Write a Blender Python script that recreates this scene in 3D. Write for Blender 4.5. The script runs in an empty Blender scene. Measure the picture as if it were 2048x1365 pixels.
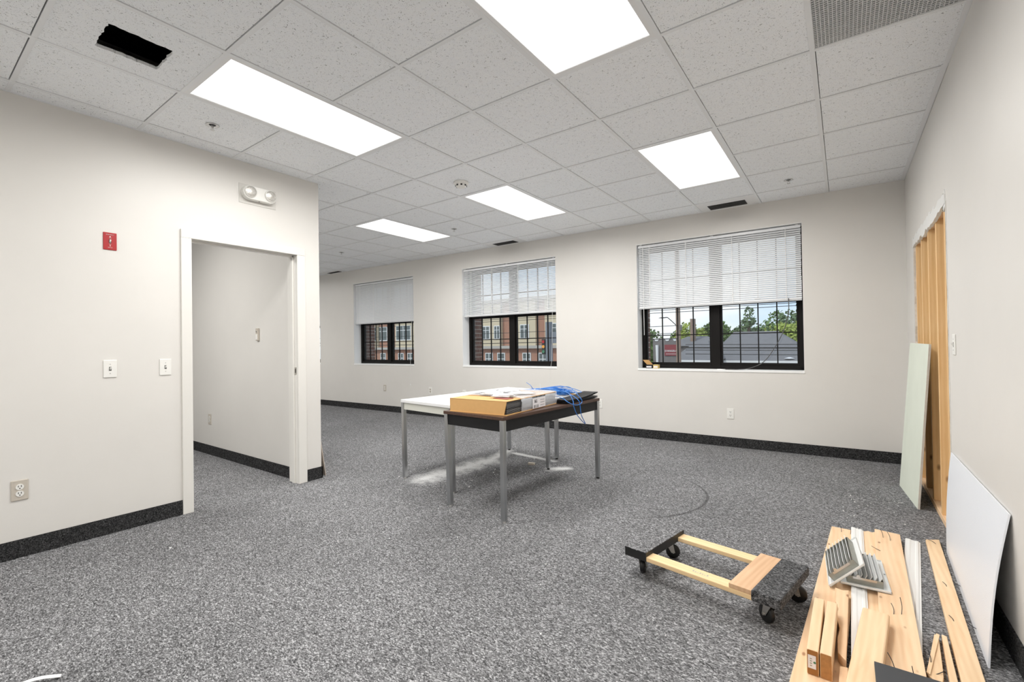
import bpy, math, random
from math import sin, cos, pi, radians as rad, sqrt, atan2
from mathutils import Vector, Matrix, Euler

random.seed(7)
scene = bpy.context.scene
COL = scene.collection

# ------------------------------------------------------------------ camera
CAM = Vector((1.937, -1.669, 1.201))
yaw, pitch, roll = rad(35.836), rad(0.486), rad(-0.8595)
fwd = Vector((-sin(yaw)*cos(pitch), cos(yaw)*cos(pitch), sin(pitch)))
r0 = Vector((cos(yaw), sin(yaw), 0)); u0 = r0.cross(fwd)
right = r0*cos(roll) + u0*sin(roll); up = -r0*sin(roll) + u0*cos(roll)
cd = bpy.data.cameras.new('camera'); cam = bpy.data.objects.new('camera', cd); COL.objects.link(cam)
cd.sensor_width = 36; cd.lens = 918.25/2048*36; cd.clip_end = 400; cd.clip_start = .02
m = Matrix((right, up, -fwd)).transposed().to_4x4(); m.translation = CAM
cam.matrix_world = m; scene.camera = cam

# ------------------------------------------------------------------ world / sun / exposure
LAMP = 30.0           # watts of each fluorescent troffer
SKY = 1.2
world = bpy.data.worlds.new('sky'); scene.world = world; world.use_nodes = True
nt = world.node_tree; nt.nodes.clear()
tc = nt.nodes.new('ShaderNodeTexCoord'); sep = nt.nodes.new('ShaderNodeSeparateXYZ')
mp = nt.nodes.new('ShaderNodeMapping'); mp.inputs['Scale'].default_value = (1, 1, 3)
nz = nt.nodes.new('ShaderNodeTexNoise'); nz.inputs['Scale'].default_value = 2.6; nz.inputs['Detail'].default_value = 6
cr = nt.nodes.new('ShaderNodeValToRGB'); cr.color_ramp.elements[0].position = .36; cr.color_ramp.elements[1].position = .56
hr = nt.nodes.new('ShaderNodeValToRGB')
hr.color_ramp.elements[0].color = (.62, .76, .92, 1); hr.color_ramp.elements[1].color = (.20, .42, .82, 1)
hr.color_ramp.elements[0].position = 0; hr.color_ramp.elements[1].position = .6
mx = nt.nodes.new('ShaderNodeMixRGB'); mx.inputs[2].default_value = (.93, .95, 1, 1)
bg = nt.nodes.new('ShaderNodeBackground'); bg.inputs[1].default_value = SKY
out = nt.nodes.new('ShaderNodeOutputWorld')
L = nt.links.new
L(tc.outputs['Generated'], mp.inputs[0]); L(mp.outputs[0], nz.inputs['Vector']); L(nz.outputs[0], cr.inputs[0])
L(tc.outputs['Generated'], sep.inputs[0]); L(sep.outputs[2], hr.inputs[0])
L(cr.outputs[0], mx.inputs[0]); L(hr.outputs[0], mx.inputs[1]); L(mx.outputs[0], bg.inputs[0]); L(bg.outputs[0], out.inputs[0])
sd = bpy.data.lights.new('sun', 'SUN'); sd.energy = 1.6; sd.angle = rad(8); sd.color = (1, .95, .88)
so = bpy.data.objects.new('sun', sd); COL.objects.link(so); so.rotation_euler = (rad(48), 0, rad(-25))
vs = scene.view_settings
scene.display_settings.display_device = 'sRGB'
vs.view_transform = 'Standard'; vs.look = 'None'; vs.gamma = 1; vs.use_curve_mapping = False; vs.exposure = 0.1

# ------------------------------------------------------------------ constants of the place
T = .6096; CEIL = 2.727
YW, SL = 4.020, .02639           # window wall: y = YW + SL*x
XL, XR = -1.992, 2.435           # partition face, right wall face
WA = math.atan(SL)
YB = -4.6                        # rear wall
XF = -10.2                       # far end wall
PT = .12                         # partition thickness
YP0, YP1 = .565, .735            # cross wall of the small room

# ------------------------------------------------------------------ helpers
class MB:
    def __init__(s): s.v = []; s.f = []
    def add(s, vs, fs):
        o = len(s.v); s.v += [tuple(v) for v in vs]; s.f += [tuple(i+o for i in f) for f in fs]; return s
    def box(s, x0, x1, y0, y1, z0, z1, M=None):
        vs = [Vector((x, y, z)) for z in (z0, z1) for y in (y0, y1) for x in (x0, x1)]
        if M is not None: vs = [M @ v for v in vs]
        return s.add(vs, [(0, 2, 3, 1), (4, 5, 7, 6), (0, 1, 5, 4), (2, 6, 7, 3), (0, 4, 6, 2), (1, 3, 7, 5)])
    def hexa(s, q):   # 8 corners: bottom 4 ccw, top 4 ccw
        return s.add(q, [(3, 2, 1, 0), (4, 5, 6, 7), (0, 1, 5, 4), (1, 2, 6, 5), (2, 3, 7, 6), (3, 0, 4, 7)])
    def prism(s, poly, z0, z1, M=None):
        n = len(poly); vs = [Vector((x, y, z0)) for x, y in poly] + [Vector((x, y, z1)) for x, y in poly]
        if M is not None: vs = [M @ v for v in vs]
        return s.add(vs, [tuple(range(n-1, -1, -1)), tuple(range(n, 2*n))] + [(i, (i+1) % n, n+(i+1) % n, n+i) for i in range(n)])
    def cyl(s, p0, p1, r0, r1=None, n=16, caps=True):
        p0, p1 = Vector(p0), Vector(p1); r1 = r0 if r1 is None else r1
        d = (p1-p0).normalized(); a = d.orthogonal().normalized(); b = d.cross(a)
        vs = [p0+(a*cos(2*pi*i/n)+b*sin(2*pi*i/n))*r0 for i in range(n)] + [p1+(a*cos(2*pi*i/n)+b*sin(2*pi*i/n))*r1 for i in range(n)]
        fs = [(i, (i+1) % n, n+(i+1) % n, n+i) for i in range(n)]
        if caps: fs += [tuple(range(n-1, -1, -1)), tuple(range(n, 2*n))]
        return s.add(vs, fs)
    def tube(s, pts, r, n=6):
        pts = [Vector(p) for p in pts]; k = len(pts); vs = []
        ref = Vector((.31, .17, .93))
        for i, p in enumerate(pts):
            d = (pts[min(i+1, k-1)]-pts[max(i-1, 0)])
            d = d.normalized() if d.length > 1e-9 else Vector((0, 0, 1))
            a = d.cross(ref)
            a = a.normalized() if a.length > 1e-4 else d.orthogonal().normalized()
            b = d.cross(a)
            vs += [p+(a*cos(2*pi*j/n)+b*sin(2*pi*j/n))*r for j in range(n)]
        fs = [(i*n+j, i*n+(j+1) % n, (i+1)*n+(j+1) % n, (i+1)*n+j) for i in range(k-1) for j in range(n)]
        fs += [tuple(range(n-1, -1, -1)), tuple(range((k-1)*n, k*n))]
        return s.add(vs, fs)
    def lathe(s, prof, n=24, M=None):   # prof: (r, z) list
        k = len(prof); vs = [Vector((r*cos(2*pi*j/n), r*sin(2*pi*j/n), z)) for r, z in prof for j in range(n)]
        if M is not None: vs = [M @ v for v in vs]
        return s.add(vs, [(i*n+j, i*n+(j+1) % n, (i+1)*n+(j+1) % n, (i+1)*n+j) for i in range(k-1) for j in range(n)])
    def mesh(s, name):
        me = bpy.data.meshes.new(name); me.from_pydata(s.v, [], s.f); me.update(); return me
    def build(s, name, mat, parent=None, smooth=False, bevel=0, loc=None, rot=None, M=None):
        me = s.mesh(name)
        return place(name, me, mat, parent, smooth, bevel, loc, rot, M)

def place(name, me, mat, parent=None, smooth=False, bevel=0, loc=None, rot=None, M=None):
    if mat is not None and len(me.materials) == 0: me.materials.append(mat)
    if smooth:
        for p in me.polygons: p.use_smooth = True
    o = bpy.data.objects.new(name, me); COL.objects.link(o)
    if parent is not None: o.parent = parent
    if M is not None: o.matrix_local = M if parent is not None else o.matrix_local; 
    if M is not None and parent is None: o.matrix_world = M
    if loc is not None: o.location = loc
    if rot is not None: o.rotation_euler = rot
    if bevel:
        b = o.modifiers.new('bevel', 'BEVEL'); b.width = bevel; b.segments = 2; b.limit_method = 'ANGLE'; b.angle_limit = rad(40)
    return o

def tag(o, label=None, cat=None, group=None, kind=None):
    if label: o['label'] = label
    if cat: o['category'] = cat
    if group: o['group'] = group
    if kind: o['kind'] = kind
    return o
def thing(name, label, cat, loc=(0, 0, 0), rz=0, group=None, M=None):
    o = bpy.data.objects.new(name, None); o.empty_display_size = .1; COL.objects.link(o)
    if M is not None: o.matrix_world = M
    else: o.location = loc; o.rotation_euler = (0, 0, rz)
    return tag(o, label, cat, group)
def copy_tree(o, parent=None):
    c = o.copy(); COL.objects.link(c); c.parent = parent
    for ch in list(o.children): copy_tree(ch, c)
    return c
def struct(o): o['kind'] = 'structure'; return o
def WM(s, z=0, off=0):           # frame on the window wall: x along wall, y outward
    return Matrix.Translation((s*cos(WA)-off*sin(WA), YW+s*sin(WA)+off*cos(WA), z)) @ Matrix.Rotation(WA, 4, 'Z')

# ------------------------------------------------------------------ materials
def newmat(name):
    mt = bpy.data.materials.new(name); mt.use_nodes = True
    nt = mt.node_tree; b = nt.nodes['Principled BSDF']
    return mt, nt, b
def simple(name, col, rough=.5, metal=0, bump=0, bscale=200, var=0, vscale=8, spec=None):
    mt, nt, b = newmat(name)
    b.inputs['Base Color'].default_value = (*col, 1); b.inputs['Roughness'].default_value = rough; b.inputs['Metallic'].default_value = metal
    if spec is not None: b.inputs['Specular IOR Level'].default_value = spec
    if var or bump:
        t = nt.nodes.new('ShaderNodeTexCoord')
    if var:
        n = nt.nodes.new('ShaderNodeTexNoise'); n.inputs['Scale'].default_value = vscale; n.inputs['Detail'].default_value = 5
        r = nt.nodes.new('ShaderNodeMixRGB'); r.inputs[1].default_value = (*[c*(1-var) for c in col], 1); r.inputs[2].default_value = (*[min(1, c*(1+var)) for c in col], 1)
        nt.links.new(t.outputs['Object'], n.inputs['Vector']); nt.links.new(n.outputs[0], r.inputs[0]); nt.links.new(r.outputs[0], b.inputs['Base Color'])
    if bump:
        n = nt.nodes.new('ShaderNodeTexNoise'); n.inputs['Scale'].default_value = bscale; n.inputs['Detail'].default_value = 3
        bp = nt.nodes.new('ShaderNodeBump'); bp.inputs['Strength'].default_value = bump; bp.inputs['Distance'].default_value = .002
        nt.links.new(t.outputs['Object'], n.inputs['Vector']); nt.links.new(n.outputs[0], bp.inputs['Height']); nt.links.new(bp.outputs[0], b.inputs['Normal'])
    return mt
def N(nt, kind, **kw):
    n = nt.nodes.new(kind)
    for k, v in kw.items():
        if k.startswith('i_'): n.inputs[k[2:].replace('_', ' ')].default_value = v
        else: setattr(n, k, v)
    return n
def ramp(nt, stops):
    r = nt.nodes.new('ShaderNodeValToRGB'); e = r.color_ramp.elements
    while len(e) < len(stops): e.new(.5)
    for x, (p, c) in zip(e, stops): x.position = p; x.color = (*c, 1) if len(c) == 3 else c
    return r
def math_(nt, op, a, b=None, c=None):
    n = nt.nodes.new('ShaderNodeMath'); n.operation = op
    for i, x in enumerate((a, b, c)):
        if x is None: continue
        if isinstance(x, (int, float)): n.inputs[i].default_value = x
        else: nt.links.new(x, n.inputs[i])
    return n.outputs[0]

def wood(name, c0, c1, scale=1., axis='Y', knots=True, rough=.55):
    mt, nt, b = newmat(name); l = nt.links.new
    t = N(nt, 'ShaderNodeTexCoord')
    mp = N(nt, 'ShaderNodeMapping')
    s = {'X': (1.2, 14, 14), 'Y': (14, 1.2, 14), 'Z': (14, 14, 1.2)}[axis]
    mp.inputs['Scale'].default_value = [x*scale for x in s]
    l(t.outputs['Object'], mp.inputs[0])
    n = N(nt, 'ShaderNodeTexNoise', i_Scale=2.2, i_Detail=4, i_Distortion=.6); l(mp.outputs[0], n.inputs['Vector'])
    w = N(nt, 'ShaderNodeTexWave', i_Scale=.9, i_Distortion=5.0, i_Detail=2); w.bands_direction = 'X' if axis != 'X' else 'Y'
    l(mp.outputs[0], w.inputs['Vector'])
    mxx = math_(nt, 'MULTIPLY_ADD', w.outputs[0], .16, math_(nt, 'MULTIPLY', n.outputs[0], .85))
    r = ramp(nt, [(.15, c0), (.85, c1)]); l(mxx, r.inputs[0])
    last = r.outputs[0]
    if knots:
        mp2 = N(nt, 'ShaderNodeMapping'); mp2.inputs['Scale'].default_value = {'X': (4, 9, 9), 'Y': (15, 7, 15), 'Z': (9, 9, 4)}[axis]
        l(t.outputs['Object'], mp2.inputs[0])
        v = N(nt, 'ShaderNodeTexVoronoi', i_Scale=1.0); l(mp2.outputs[0], v.inputs['Vector'])
        k = ramp(nt, [(.05, (1, 1, 1)), (.12, (0, 0, 0))]); l(v.outputs['Distance'], k.inputs[0])
        mm = N(nt, 'ShaderNodeMixRGB'); mm.inputs[2].default_value = (c0[0]*.35, c0[1]*.25, c0[2]*.2, 1)
        l(math_(nt, 'MULTIPLY', k.outputs[0], .8), mm.inputs[0]); l(last, mm.inputs[1]); last = mm.outputs[0]
    l(last, b.inputs['Base Color']); b.inputs['Roughness'].default_value = rough
    return mt

M = {}
def wallmat(name, col, rough=.42):
    mt, nt, b = newmat(name); l = nt.links.new
    t = N(nt, 'ShaderNodeTexCoord')
    n = N(nt, 'ShaderNodeTexNoise', i_Scale=1.1, i_Detail=6, i_Roughness=.6); l(t.outputs['Object'], n.inputs['Vector'])
    r = ramp(nt, [(.3, tuple(c*.965 for c in col)), (.7, tuple(min(1, c*1.02) for c in col))]); l(n.outputs[0], r.inputs[0])
    # small scuffs
    sp = N(nt, 'ShaderNodeTexNoise', i_Scale=9, i_Detail=8, i_Roughness=.75); l(t.outputs['Object'], sp.inputs['Vector'])
    k = ramp(nt, [(.70, (0, 0, 0)), (.80, (1, 1, 1))]); l(sp.outputs[0], k.inputs[0])
    mm = N(nt, 'ShaderNodeMixRGB'); mm.inputs[2].default_value = (col[0]*.75, col[1]*.74, col[2]*.72, 1)
    l(math_(nt, 'MULTIPLY', k.outputs[0], .25), mm.inputs[0]); l(r.outputs[0], mm.inputs[1]); l(mm.outputs[0], b.inputs['Base Color'])
    b.inputs['Roughness'].default_value = rough
    g = N(nt, 'ShaderNodeTexNoise', i_Scale=260, i_Detail=2); l(t.outputs['Object'], g.inputs['Vector'])
    bp = N(nt, 'ShaderNodeBump', i_Strength=.12, i_Distance=.0015); l(g.outputs[0], bp.inputs['Height']); l(bp.outputs[0], b.inputs['Normal'])
    return mt
M['wall'] = wallmat('wall_paint', (.765, .742, .703))
M['trimpaint'] = simple('door_trim_paint', (.80, .78, .735), .35, var=.02, vscale=3)
M['jamb'] = simple('window_jamb_paint', (.93, .93, .92), .4)

def carpet(name, k=1.0, dust=True):
    mt, nt, b = newmat(name); l = nt.links.new
    t = N(nt, 'ShaderNodeTexCoord')
    def cells(sc, rz):
        mp = N(nt, 'ShaderNodeMapping'); mp.inputs['Scale'].default_value = sc; mp.inputs['Rotation'].default_value = (0, 0, rz); l(t.outputs['Object'], mp.inputs[0])
        dn0 = N(nt, 'ShaderNodeTexNoise', i_Scale=.6, i_Detail=1); l(mp.outputs[0], dn0.inputs['Vector'])
        ad = N(nt, 'ShaderNodeVectorMath', operation='ADD'); l(mp.outputs[0], ad.inputs[0]); l(dn0.outputs['Color'], ad.inputs[1])
        vo = N(nt, 'ShaderNodeTexVoronoi', i_Scale=1.0); l(ad.outputs[0], vo.inputs['Vector'])
        sx_ = N(nt, 'ShaderNodeSeparateXYZ'); l(vo.outputs['Color'], sx_.inputs[0]); return sx_.outputs[0]
    a1 = cells((170, 290, 240), .45); a2 = cells((110, 190, 160), -.3)
    v = math_(nt, 'ADD', math_(nt, 'MULTIPLY', a1, .6), math_(nt, 'MULTIPLY', a2, .4))
    r = ramp(nt, [(.08, (.035*k, .035*k, .036*k)), (.38, (.12*k, .12*k, .123*k)), (.65, (.22*k, .22*k, .225*k)), (.94, (.50*k, .50*k, .51*k))])
    l(v, r.inputs[0]); last = r.outputs[0]
    if dust:
        big = N(nt, 'ShaderNodeTexNoise', i_Scale=.9, i_Detail=4); l(t.outputs['Object'], big.inputs['Vector'])
        mm = N(nt, 'ShaderNodeMixRGB', blend_type='MULTIPLY'); rr = ramp(nt, [(.3, (.86, .86, .86)), (.7, (1.12, 1.12, 1.12))]); l(big.outputs[0], rr.inputs[0])
        mm.inputs[0].default_value = 1; l(last, mm.inputs[1]); l(rr.outputs[0], mm.inputs[2]); last = mm.outputs[0]
        sx = N(nt, 'ShaderNodeSeparateXYZ'); l(t.outputs['Object'], sx.inputs[0])
        X, Y = sx.outputs[0], sx.outputs[1]
        dn = N(nt, 'ShaderNodeTexNoise', i_Scale=7, i_Detail=8, i_Roughness=.75); l(t.outputs['Object'], dn.inputs['Vector'])
        # plaster dust swept from the white table's far left leg, streaks and heaps
        def seg(ax, ay, bx, by, w):
            dx, dy = bx-ax, by-ay; L2 = dx*dx+dy*dy
            px = math_(nt, 'SUBTRACT', X, ax); py = math_(nt, 'SUBTRACT', Y, ay)
            tt = math_(nt, 'DIVIDE', math_(nt, 'ADD', math_(nt, 'MULTIPLY', px, dx), math_(nt, 'MULTIPLY', py, dy)), L2)
            cl = nt.nodes.new('ShaderNodeClamp'); l(tt, cl.inputs[0])
            ex = math_(nt, 'SUBTRACT', px, math_(nt, 'MULTIPLY', cl.outputs[0], dx)); ey = math_(nt, 'SUBTRACT', py, math_(nt, 'MULTIPLY', cl.outputs[0], dy))
            d = math_(nt, 'SQRT', math_(nt, 'ADD', math_(nt, 'MULTIPLY', ex, ex), math_(nt, 'MULTIPLY', ey, ey)))
            s = nt.nodes.new('ShaderNodeMapRange'); s.inputs[1].default_value = w; s.inputs[2].default_value = 0
            l(d, s.inputs[0]); return s.outputs[0]
        segs = [seg(-1.14, 2.48, -.50, 2.40, .10), seg(-1.16, 2.50, -1.05, 1.95, .20), seg(-1.1, 2.0, -1.15, 1.25, .38), seg(-.36, 2.12, -.26, 2.22, .17)]
        mxm = segs[0]
        for s_ in segs[1:]: mxm = math_(nt, 'MAXIMUM', mxm, s_)
        fn = N(nt, 'ShaderNodeTexNoise', i_Scale=120, i_Detail=6, i_Roughness=.85); l(t.outputs['Object'], fn.inputs['Vector'])
        am = math_(nt, 'MULTIPLY', mxm, math_(nt, 'MULTIPLY', math_(nt, 'MULTIPLY', dn.outputs[0], fn.outputs[0]), 3.6))
        ar = ramp(nt, [(.42, (0, 0, 0)), (.85, (1, 1, 1))]); l(am, ar.inputs[0])
        mm = N(nt, 'ShaderNodeMixRGB'); mm.inputs[2].default_value = (.82, .82, .81, 1)
        l(math_(nt, 'MULTIPLY', ar.outputs[0], .75), mm.inputs[0]); l(last, mm.inputs[1]); last = mm.outputs[0]
        # curved drag mark
        ex = math_(nt, 'SUBTRACT', X, .44); ey = math_(nt, 'SUBTRACT', Y, 1.94)
        d = math_(nt, 'SQRT', math_(nt, 'ADD', math_(nt, 'MULTIPLY', ex, ex), math_(nt, 'MULTIPLY', ey, ey)))
        ring = math_(nt, 'ABSOLUTE', math_(nt, 'SUBTRACT', d, .64))
        rm = nt.nodes.new('ShaderNodeMapRange'); rm.inputs[1].default_value = .016; rm.inputs[2].default_value = .004; l(ring, rm.inputs[0])
        on = nt.nodes.new('ShaderNodeMapRange'); on.inputs[1].default_value = .25; on.inputs[2].default_value = .55; l(ex, on.inputs[0])
        mm = N(nt, 'ShaderNodeMixRGB'); mm.inputs[2].default_value = (.035, .035, .035, 1)
        l(math_(nt, 'MULTIPLY', math_(nt, 'MULTIPLY', rm.outputs[0], on.outputs[0]), .6), mm.inputs[0]); l(last, mm.inputs[1]); last = mm.outputs[0]
    l(last, b.inputs['Base Color']); b.inputs['Roughness'].default_value = .95; b.inputs['Specular IOR Level'].default_value = .1
    bp = N(nt, 'ShaderNodeBump', i_Strength=.6, i_Distance=.004); l(v, bp.inputs['Height']); l(bp.outputs[0], b.inputs['Normal'])
    return mt
M['carpet'] = carpet('grey_loop_carpet', 1.08)
M['carpetbase'] = carpet('dark_carpet_base', .22, False)
M['dollycarpet'] = carpet('dolly_carpet', .50, False)
M['padcarpet'] = carpet('dolly_pad_carpet', 1.0, False)

def tile_mat():
    mt, nt, b = newmat('mineral_fibre_tile'); l = nt.links.new
    t = N(nt, 'ShaderNodeTexCoord')
    geo = N(nt, 'ShaderNodeNewGeometry')
    mp = N(nt, 'ShaderNodeMapping'); mp.inputs['Scale'].default_value = (1, 1, .05); l(geo.outputs['Position'], mp.inputs[0])
    n1 = N(nt, 'ShaderNodeTexNoise', i_Scale=80, i_Detail=3, i_Roughness=.6, i_Distortion=1.6); l(mp.outputs[0], n1.inputs['Vector'])
    r1 = ramp(nt, [(.62, (0, 0, 0)), (.67, (1, 1, 1))]); l(n1.outputs[0], r1.inputs[0])
    v = N(nt, 'ShaderNodeTexVoronoi', i_Scale=120); l(mp.outputs[0], v.inputs['Vector'])
    r2 = ramp(nt, [(.12, (1, 1, 1)), (.22, (0, 0, 0))]); l(v.outputs['Distance'], r2.inputs[0])
    hole = math_(nt, 'MAXIMUM', r1.outputs[0], math_(nt, 'MULTIPLY', r2.outputs[0], .55))
    big = N(nt, 'ShaderNodeTexNoise', i_Scale=40, i_Detail=4); l(mp.outputs[0], big.inputs['Vector'])
    rb = ramp(nt, [(.3, (.93, .95, .975)), (.7, (.97, .985, .995))]); l(big.outputs[0], rb.inputs[0])
    mm = N(nt, 'ShaderNodeMixRGB'); mm.inputs[2].default_value = (.22, .22, .22, 1)
    l(math_(nt, 'MULTIPLY', hole, .85), mm.inputs[0]); l(rb.outputs[0], mm.inputs[1]); l(mm.outputs[0], b.inputs['Base Color'])
    b.inputs['Roughness'].default_value = .9
    bp = N(nt, 'ShaderNodeBump', i_Strength=.5, i_Distance=.003); bp.invert = True
    l(hole, bp.inputs['Height']); l(bp.outputs[0], b.inputs['Normal'])
    return mt
M['tile'] = tile_mat()
M['tee'] = simple('ceiling_grid_white', (.86, .87, .88), .5)
M['white_metal'] = simple('white_enamel', (.86, .86, .86), .4)
M['plenum'] = simple('dark_plenum', (.01, .01, .01), .9)
M['black'] = simple('black_matte', (.012, .012, .012), .6)
M['frame'] = simple('dark_bronze_frame', (.006, .005, .0045), .55, spec=.2)
M['plastic_white'] = simple('white_plastic', (.86, .85, .81), .35)
M['plastic_beige'] = simple('beige_plastic', (.56, .51, .44), .4)
M['steel'] = simple('brushed_steel', (.6, .6, .6), .3, 1)
M['slot'] = simple('dark_slot', (.03, .03, .03), .6)
M['red'] = simple('red_plate', (.42, .008, .012), .35)
M['pink'] = simple('white_print', (.85, .75, .74), .5)
M['chrome'] = simple('chrome_tube', (.50, .51, .52), .28, 1)
M['slat'] = simple('white_aluminium_slat', (.80, .81, .82), .35)
M['rail'] = simple('blind_rail', (.60, .61, .62), .4)
M['cord'] = simple('blind_cord', (.88, .88, .87), .6)
M['cardboard'] = simple('cardboard', (.66, .385, .15), .8, bump=.2, bscale=120, var=.06, vscale=30)
M['walnut'] = wood('walnut_laminate', (.045, .022, .014), (.10, .050, .032), 1, 'Y', False, .35)
M['blackpanel'] = simple('black_apron', (.010, .010, .011), .5, var=.3, vscale=6, spec=.3)
M['white_lam'] = simple('white_laminate', (.80, .80, .80), .25)
M['cream_apron'] = simple('cream_apron', (.62, .62, .56), .5)
M['pine'] = wood('pine', (.76, .47, .255), (.93, .70, .47), 1, 'Y')
M['pineclean'] = wood('pine_clear', (.74, .47, .25), (.93, .72, .48), 1, 'Y', False)
M['pinez'] = wood('stud_pine', (.74, .43, .17), (.92, .64, .34), 1, 'Z')
M['pinex'] = wood('dolly_pine', (.75, .50, .25), (.90, .68, .40), 1, 'X', False)
M['plywood'] = wood('dolly_plywood', (.55, .32, .17), (.78, .52, .32), 1, 'Y')
M['endgrain'] = simple('end_grain', (.42, .20, .065), .7, var=.35, vscale=60)
M['endpaint'] = simple('sealed_end', (.33, .135, .03), .6, var=.1, vscale=30)
M['label'] = simple('paper_label', (.80, .78, .80), .5, var=.08, vscale=60)
M['green'] = simple('green_ink', (.05, .20, .10), .5)
M['ink'] = simple('black_ink', (.03, .03, .03), .5)
M['moulding'] = simple('white_moulding', (.84, .84, .82), .35)
M['gypsum'] = simple('green_drywall', (.72, .76, .66), .75, var=.06, vscale=5)
M['gypcore'] = simple('torn_gypsum', (.70, .67, .62), .9, bump=.6, bscale=60, var=.15, vscale=40)
M['panel'] = simple('white_textured_panel', (.84, .87, .92), .35, bump=.5, bscale=300)
M['rubber'] = simple('black_rubber', (.01, .01, .01), .45)
M['zinc'] = simple('zinc', (.62, .60, .56), .3, 1)
M['nail'] = simple('dark_nail', (.03, .03, .035), .4, .6)
M['regwhite'] = simple('register_enamel', (.82, .83, .82), .3)
M['regdirty'] = simple('dusty_steel', (.38, .38, .34), .5, .5, var=.25, vscale=30)
M['blue'] = simple('blue_cable_jacket', (.016, .17, .55), .3)
M['greypanel'] = simple('dark_grey_panel', (.045, .047, .052), .55, var=.15, vscale=5)
M['orange'] = simple('orange_sticker', (.85, .36, .05), .5)
M['concrete'] = simple('plaster_chunk', (.62, .56, .48), .9, bump=.5, bscale=90)
M['plaster'] = simple('plaster_crumb', (.85, .85, .84), .9)
M['blacksheet'] = simple('black_plastic_sheet', (.009, .009, .010), .5, spec=.25)
M['bag'] = None
M['liner'] = simple('grey_liner_edge', (.30, .30, .30), .6)
def plastic(name, col, alpha, rough):
    mt, nt, b = newmat(name); l = nt.links.new
    b.inputs['Base Color'].default_value = (*col, 1); b.inputs['Roughness'].default_value = rough
    tr = N(nt, 'ShaderNodeBsdfTransparent'); mx = N(nt, 'ShaderNodeMixShader'); mx.inputs[0].default_value = alpha
    o = nt.nodes['Material Output']
    t = N(nt, 'ShaderNodeTexCoord'); n = N(nt, 'ShaderNodeTexNoise', i_Scale=55, i_Detail=4); l(t.outputs['Object'], n.inputs['Vector'])
    bp = N(nt, 'ShaderNodeBump', i_Strength=.8, i_Distance=.004); l(n.outputs[0], bp.inputs['Height']); l(bp.outputs[0], b.inputs['Normal'])
    l(tr.outputs[0], mx.inputs[1]); l(b.outputs[0], mx.inputs[2]); l(mx.outputs[0], o.inputs['Surface']); return mt
M['bag'] = plastic('clear_plastic_bag', (.9, .91, .93), .72, .25)
M['wrap'] = plastic('clear_wrap', (.85, .87, .9), .38, .2)
def glass():
    mt, nt, b = newmat('window_glass'); l = nt.links.new
    nt.nodes.remove(b); o = nt.nodes['Material Output']
    tr = N(nt, 'ShaderNodeBsdfTransparent'); tr.inputs[0].default_value = (.93, .95, .94, 1)
    gl = N(nt, 'ShaderNodeBsdfGlossy'); gl.inputs['Roughness'].default_value = .02
    fr = N(nt, 'ShaderNodeLayerWeight'); mx = N(nt, 'ShaderNodeMixShader')
    l(math_(nt, 'MULTIPLY_ADD', math_(nt, 'POWER', fr.outputs['Facing'], 4.0), .5, .03), mx.inputs[0]); l(tr.outputs[0], mx.inputs[1]); l(gl.outputs[0], mx.inputs[2]); l(mx.outputs[0], o.inputs['Surface']); return mt
M['glass'] = glass()
def emit(name, col, s, bands=False):
    mt, nt, b = newmat(name); l = nt.links.new; nt.nodes.remove(b)
    e = N(nt, 'ShaderNodeEmission'); e.inputs[0].default_value = (*col, 1); e.inputs[1].default_value = s
    l(e.outputs[0], nt.nodes['Material Output'].inputs['Surface']); return mt
M['lamp'] = emit('fluorescent_diffuser', (1, .995, .985), 1.35)
# outdoors
M['asphalt'] = simple('asphalt', (.22, .22, .22), .9, var=.1, vscale=.5)
def brickmat(name, c1, c2, mortar, s):
    mt, nt, b = newmat(name); l = nt.links.new
    t = N(nt, 'ShaderNodeTexCoord'); mp = N(nt, 'ShaderNodeMapping'); mp.inputs['Rotation'].default_value = (rad(90), 0, 0); l(t.outputs['Object'], mp.inputs[0])
    br = N(nt, 'ShaderNodeTexBrick', i_Scale=s); br.inputs['Color1'].default_value = (*c1, 1); br.inputs['Color2'].default_value = (*c2, 1); br.inputs['Mortar'].default_value = (*mortar, 1)
    l(mp.outputs[0], br.inputs['Vector']); l(br.outputs[0], b.inputs['Base Color']); b.inputs['Roughness'].default_value = .9; return mt
M['brickfar'] = brickmat('far_brick', (.40, .19, .12), (.34, .15, .10), (.42, .33, .27), 4)
M['stucco'] = simple('beige_stucco', (.58, .50, .36), .9, var=.04, vscale=2)
M['stone'] = simple('grey_stone_band', (.42, .40, .37), .9)
M['brick'] = simple('exterior_brick', (.17, .075, .055), .9, bump=.5, bscale=60, var=.25, vscale=9)
M['mortar'] = simple('mortar', (.42, .38, .34), .95)
M['farwhite'] = simple('far_white_frame', (.72, .73, .74), .6)
M['farpane'] = simple('far_window_pane', (.10, .12, .12), .15)
M['shingle'] = simple('grey_shingles', (.17, .17, .18), .9, var=.18, vscale=3, bump=.4, bscale=20)
M['siding'] = simple('greige_siding', (.42, .40, .34), .8)
M['pole'] = simple('utility_pole_wood', (.26, .19, .15), .9, var=.2, vscale=3)
M['wire'] = simple('wire_black', (.02, .02, .02), .6)
M['signred'] = simple('sign_red', (.22, .035, .045), .6)
M['signgrey'] = simple('sign_grey', (.16, .15, .15), .7)
M['graypost'] = simple('grey_post', (.17, .19, .22), .5)
def leafmat(name, a, c):
    return simple(name, tuple((x+y)/2 for x, y in zip(a, c)), .7, var=.35, vscale=.8)
M['leaf1'] = leafmat('leaf_green', (.06, .13, .03), (.14, .24, .06))
M['leaf2'] = leafmat('leaf_yellow_green', (.22, .30, .05), (.36, .42, .09))
M['leaf3'] = leafmat('leaf_blue_green', (.08, .14, .07), (.17, .25, .12))
M['bark'] = simple('bark', (.12, .09, .07), .9)

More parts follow.
